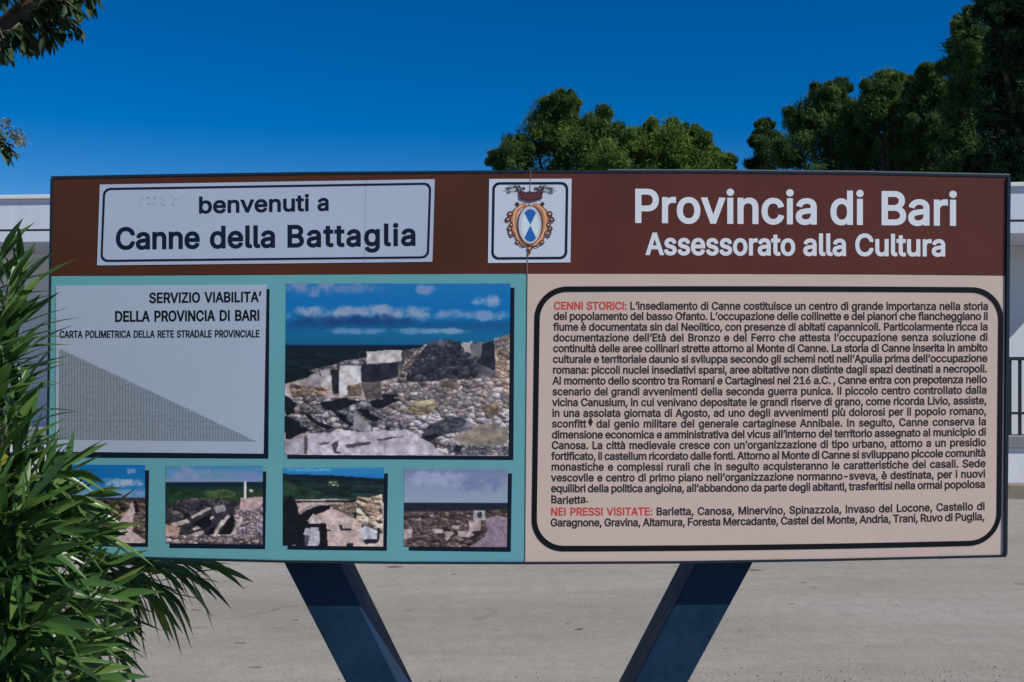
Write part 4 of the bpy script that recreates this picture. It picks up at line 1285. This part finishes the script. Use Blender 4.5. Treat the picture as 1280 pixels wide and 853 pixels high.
# long arching shoots under and behind the board
for px, py, d, ln in ((258, 706, 3.9, (1, .1, -.12)), (246, 722, 3.95, (1, .1, -.4)), (215, 742, 3.85, (1, .1, -.7)), (185, 745, 3.8, (.8, .1, -.8)), (222, 702, 4.0, (1, 0, .05)), (190, 708, 3.7, (1, .1, -.2)),
                      (160, 712, 3.65, (1, .1, -.3)), (150, 770, 3.7, (.8, 0, -.6)), (140, 812, 3.7, (.8, 0, -.6)), (130, 850, 3.6, (.7, 0, -.6))):
    shoot(px, py, d, lean=ln, n=6, run=.24, L=.19, tint=.55, droop=.4)
me = mesh_np(np.array(out[0]), np.array(out[1]))
set_tint(me, np.array(tints))
o = link('foliage', me, m_ole, bush, smooth=True)
stems.build('stems', m_stem, bush, smooth=True)

# ------------------------------------------------------------------ broadleaf tree reaching in at the top left
TX_, TY_ = -2.55, 4.3
tree = thing('broadleaf_tree', 'broadleaf tree whose grey branch and dark leaves hang in at the upper left corner', 'tree', (TX_, TY_, 0))
T0 = Vector((TX_, TY_, 0))
m_gbark = weathered((0.13, 0.11, 0.085), 0.35, 12, 0.95, 0.1)
t = MB()
t.tube([(0, 0, 0), (.03, -.02, .9), (-.04, .02, 1.8), (.02, 0, 2.6), (.1, 0, 3.3), (.05, 0, 4.2)], [.13, .11, .10, .09, .07, .04], 10)
b1 = [Vector((0, 0, 2.35)), Vector(at(-60, 62, 4.1)) - T0, Vector(at(10, 42, 3.95)) - T0, Vector(at(58, 2, 3.9)) - T0, Vector(at(95, -60, 3.85)) - T0]
t.tube(b1, [.075, .065, .058, .050, .036], 9)
b2 = [b1[1], Vector(at(0, 28, 3.9)) - T0, Vector(at(30, -2, 3.85)) - T0, Vector(at(60, -40, 3.8)) - T0]
t.tube(b2, [.015, .012, .010, .006], 6)
b3 = [Vector((0, 0, 2.1)), Vector(at(-90, 120, 4.1)) - T0, Vector(at(-30, 150, 4.0)) - T0, Vector(at(4, 170, 3.95)) - T0]
t.tube(b3, [.03, .02, .008, .003], 6)
out = ([], []); tints = []
rb = random.Random(5)
def ovate(p, d, L, tint):
    lanceolate(p, Vector(d), Vector((rb.uniform(-.5, .5), rb.uniform(-.5, .5), 1)), L, L * rb.uniform(.42, .56), rb.uniform(.05, .4), out, tints, tint, None)
def twig(p0, p1, n, L=0.075, tint=.4, dirw=(0.45, 0, -.75)):
    p0, p1 = Vector(p0) - T0, Vector(p1) - T0
    mid = p0.lerp(p1, .5) + Vector((0, 0, .03))
    t.tube([p0, mid, p1], [.006, .004, .0018], 5)
    for k in range(n):
        u = (k + .5) / n
        p = p0.lerp(mid, u).lerp(mid.lerp(p1, u), u)
        d = Vector(dirw) + Vector((rb.uniform(-.8, .8), rb.uniform(-.8, .8), rb.uniform(-.55, .55)))
        ovate(p, d, L * rb.uniform(.7, 1.2), min(1, max(0, tint + rb.gauss(0, .15))))
for a, b_ in (((-20, 20), (-10, 62)), ((-10, 30), (12, 66)), ((5, 40), (28, 62)), ((20, 35), (40, 62)), ((20, 30), (52, 60)), ((30, 25), (60, 52)), ((40, 20), (72, 50)), ((45, 10), (84, 42)), ((50, 5), (98, 36)),
              ((55, 0), (104, 18)), ((58, -6), (112, 8)), ((60, -15), (120, -8)), ((60, -25), (122, -2)), ((10, -10), (60, -20)), ((35, 15), (66, 24)), ((-20, 40), (2, 70)), ((15, 38), (36, 45)), ((48, 8), (76, 18)), ((50, -2), (92, 8)),
              ((-30, 10), (-5, 40)), ((-25, 0), (10, -10)), ((40, -20), (90, -40)), ((60, -40), (130, -60)), ((20, -40), (80, -90)), ((-60, -40), (0, -60)), ((-80, 20), (-50, 70)), ((-100, -20), (-60, 10))):
    for q in range(2):
        d = rb.uniform(3.75, 4.1)
        twig(at(*a, d), at(b_[0] + rb.uniform(-5, 5), b_[1] + rb.uniform(-5, 5), d + rb.uniform(-.1, .1)), 14, 0.052)
for _ in range(150):                                         # the rest of the crown, above and left of the picture
    c = unit(1)[0] * rb.uniform(.3, 1) * np.array([1.2, 1.2, .8]) + np.array([TX_ - .3, TY_ + .1, 3.95])
    if c[1] < 3.2 or (c[2] < EYE + (426 + 30) / F * c[1] and c[0] > (-640 / F) * c[1]): continue
    e = c + unit(1)[0] * .3
    twig(c, e, 9, .07)
twig(at(-6, 165, 3.95), at(6, 196, 3.95), 8, .06, .35)
twig(at(-4, 178, 3.95), at(16, 190, 3.95), 6, .045, .5, (.5, 0, -.6))
me = mesh_np(np.array(out[0]), np.array(out[1])); set_tint(me, np.array(tints))
m_bl = leaf_mat('broad_leaves', [(0.0, (0.012, 0.026, 0.012)), (0.5, (0.030, 0.065, 0.018)), (1.0, (0.07, 0.12, 0.03))], 0.45, 0.35, 0.15)
link('crown', me, m_bl, tree, smooth=True)
t.build('trunk', m_gbark, tree, smooth=True)
out = ([], []); tints = []
for cx, cy, n, r_ in ((18, 170, 70, 9), (6, 158, 40, 8), (24, 178, 50, 6), (2, 172, 40, 7), (20, 194, 10, 3)):
    for _ in range(n):
        p = Vector(at(cx + rb.gauss(0, r_ * .6), cy + rb.gauss(0, r_ * .6), 3.95 + rb.gauss(0, .03))) - T0
        d = Vector((rb.uniform(-1, 1), rb.uniform(-1, 1), rb.uniform(-.4, 1)))
        lanceolate(p, d, Vector((rb.uniform(-1, 1), rb.uniform(-1, 1), 1)), rb.uniform(.012, .026), rb.uniform(.005, .010), .2, out, tints, rb.random(), None)
me = mesh_np(np.array(out[0]), np.array(out[1])); set_tint(me, np.array(tints))
m_bl2 = leaf_mat('pale_blossom', [(0.0, (0.16, 0.18, 0.10)), (1.0, (0.42, 0.42, 0.28))], 0.7, 0.2, 0.3)
link('blossom', me, m_bl2, tree, smooth=True)
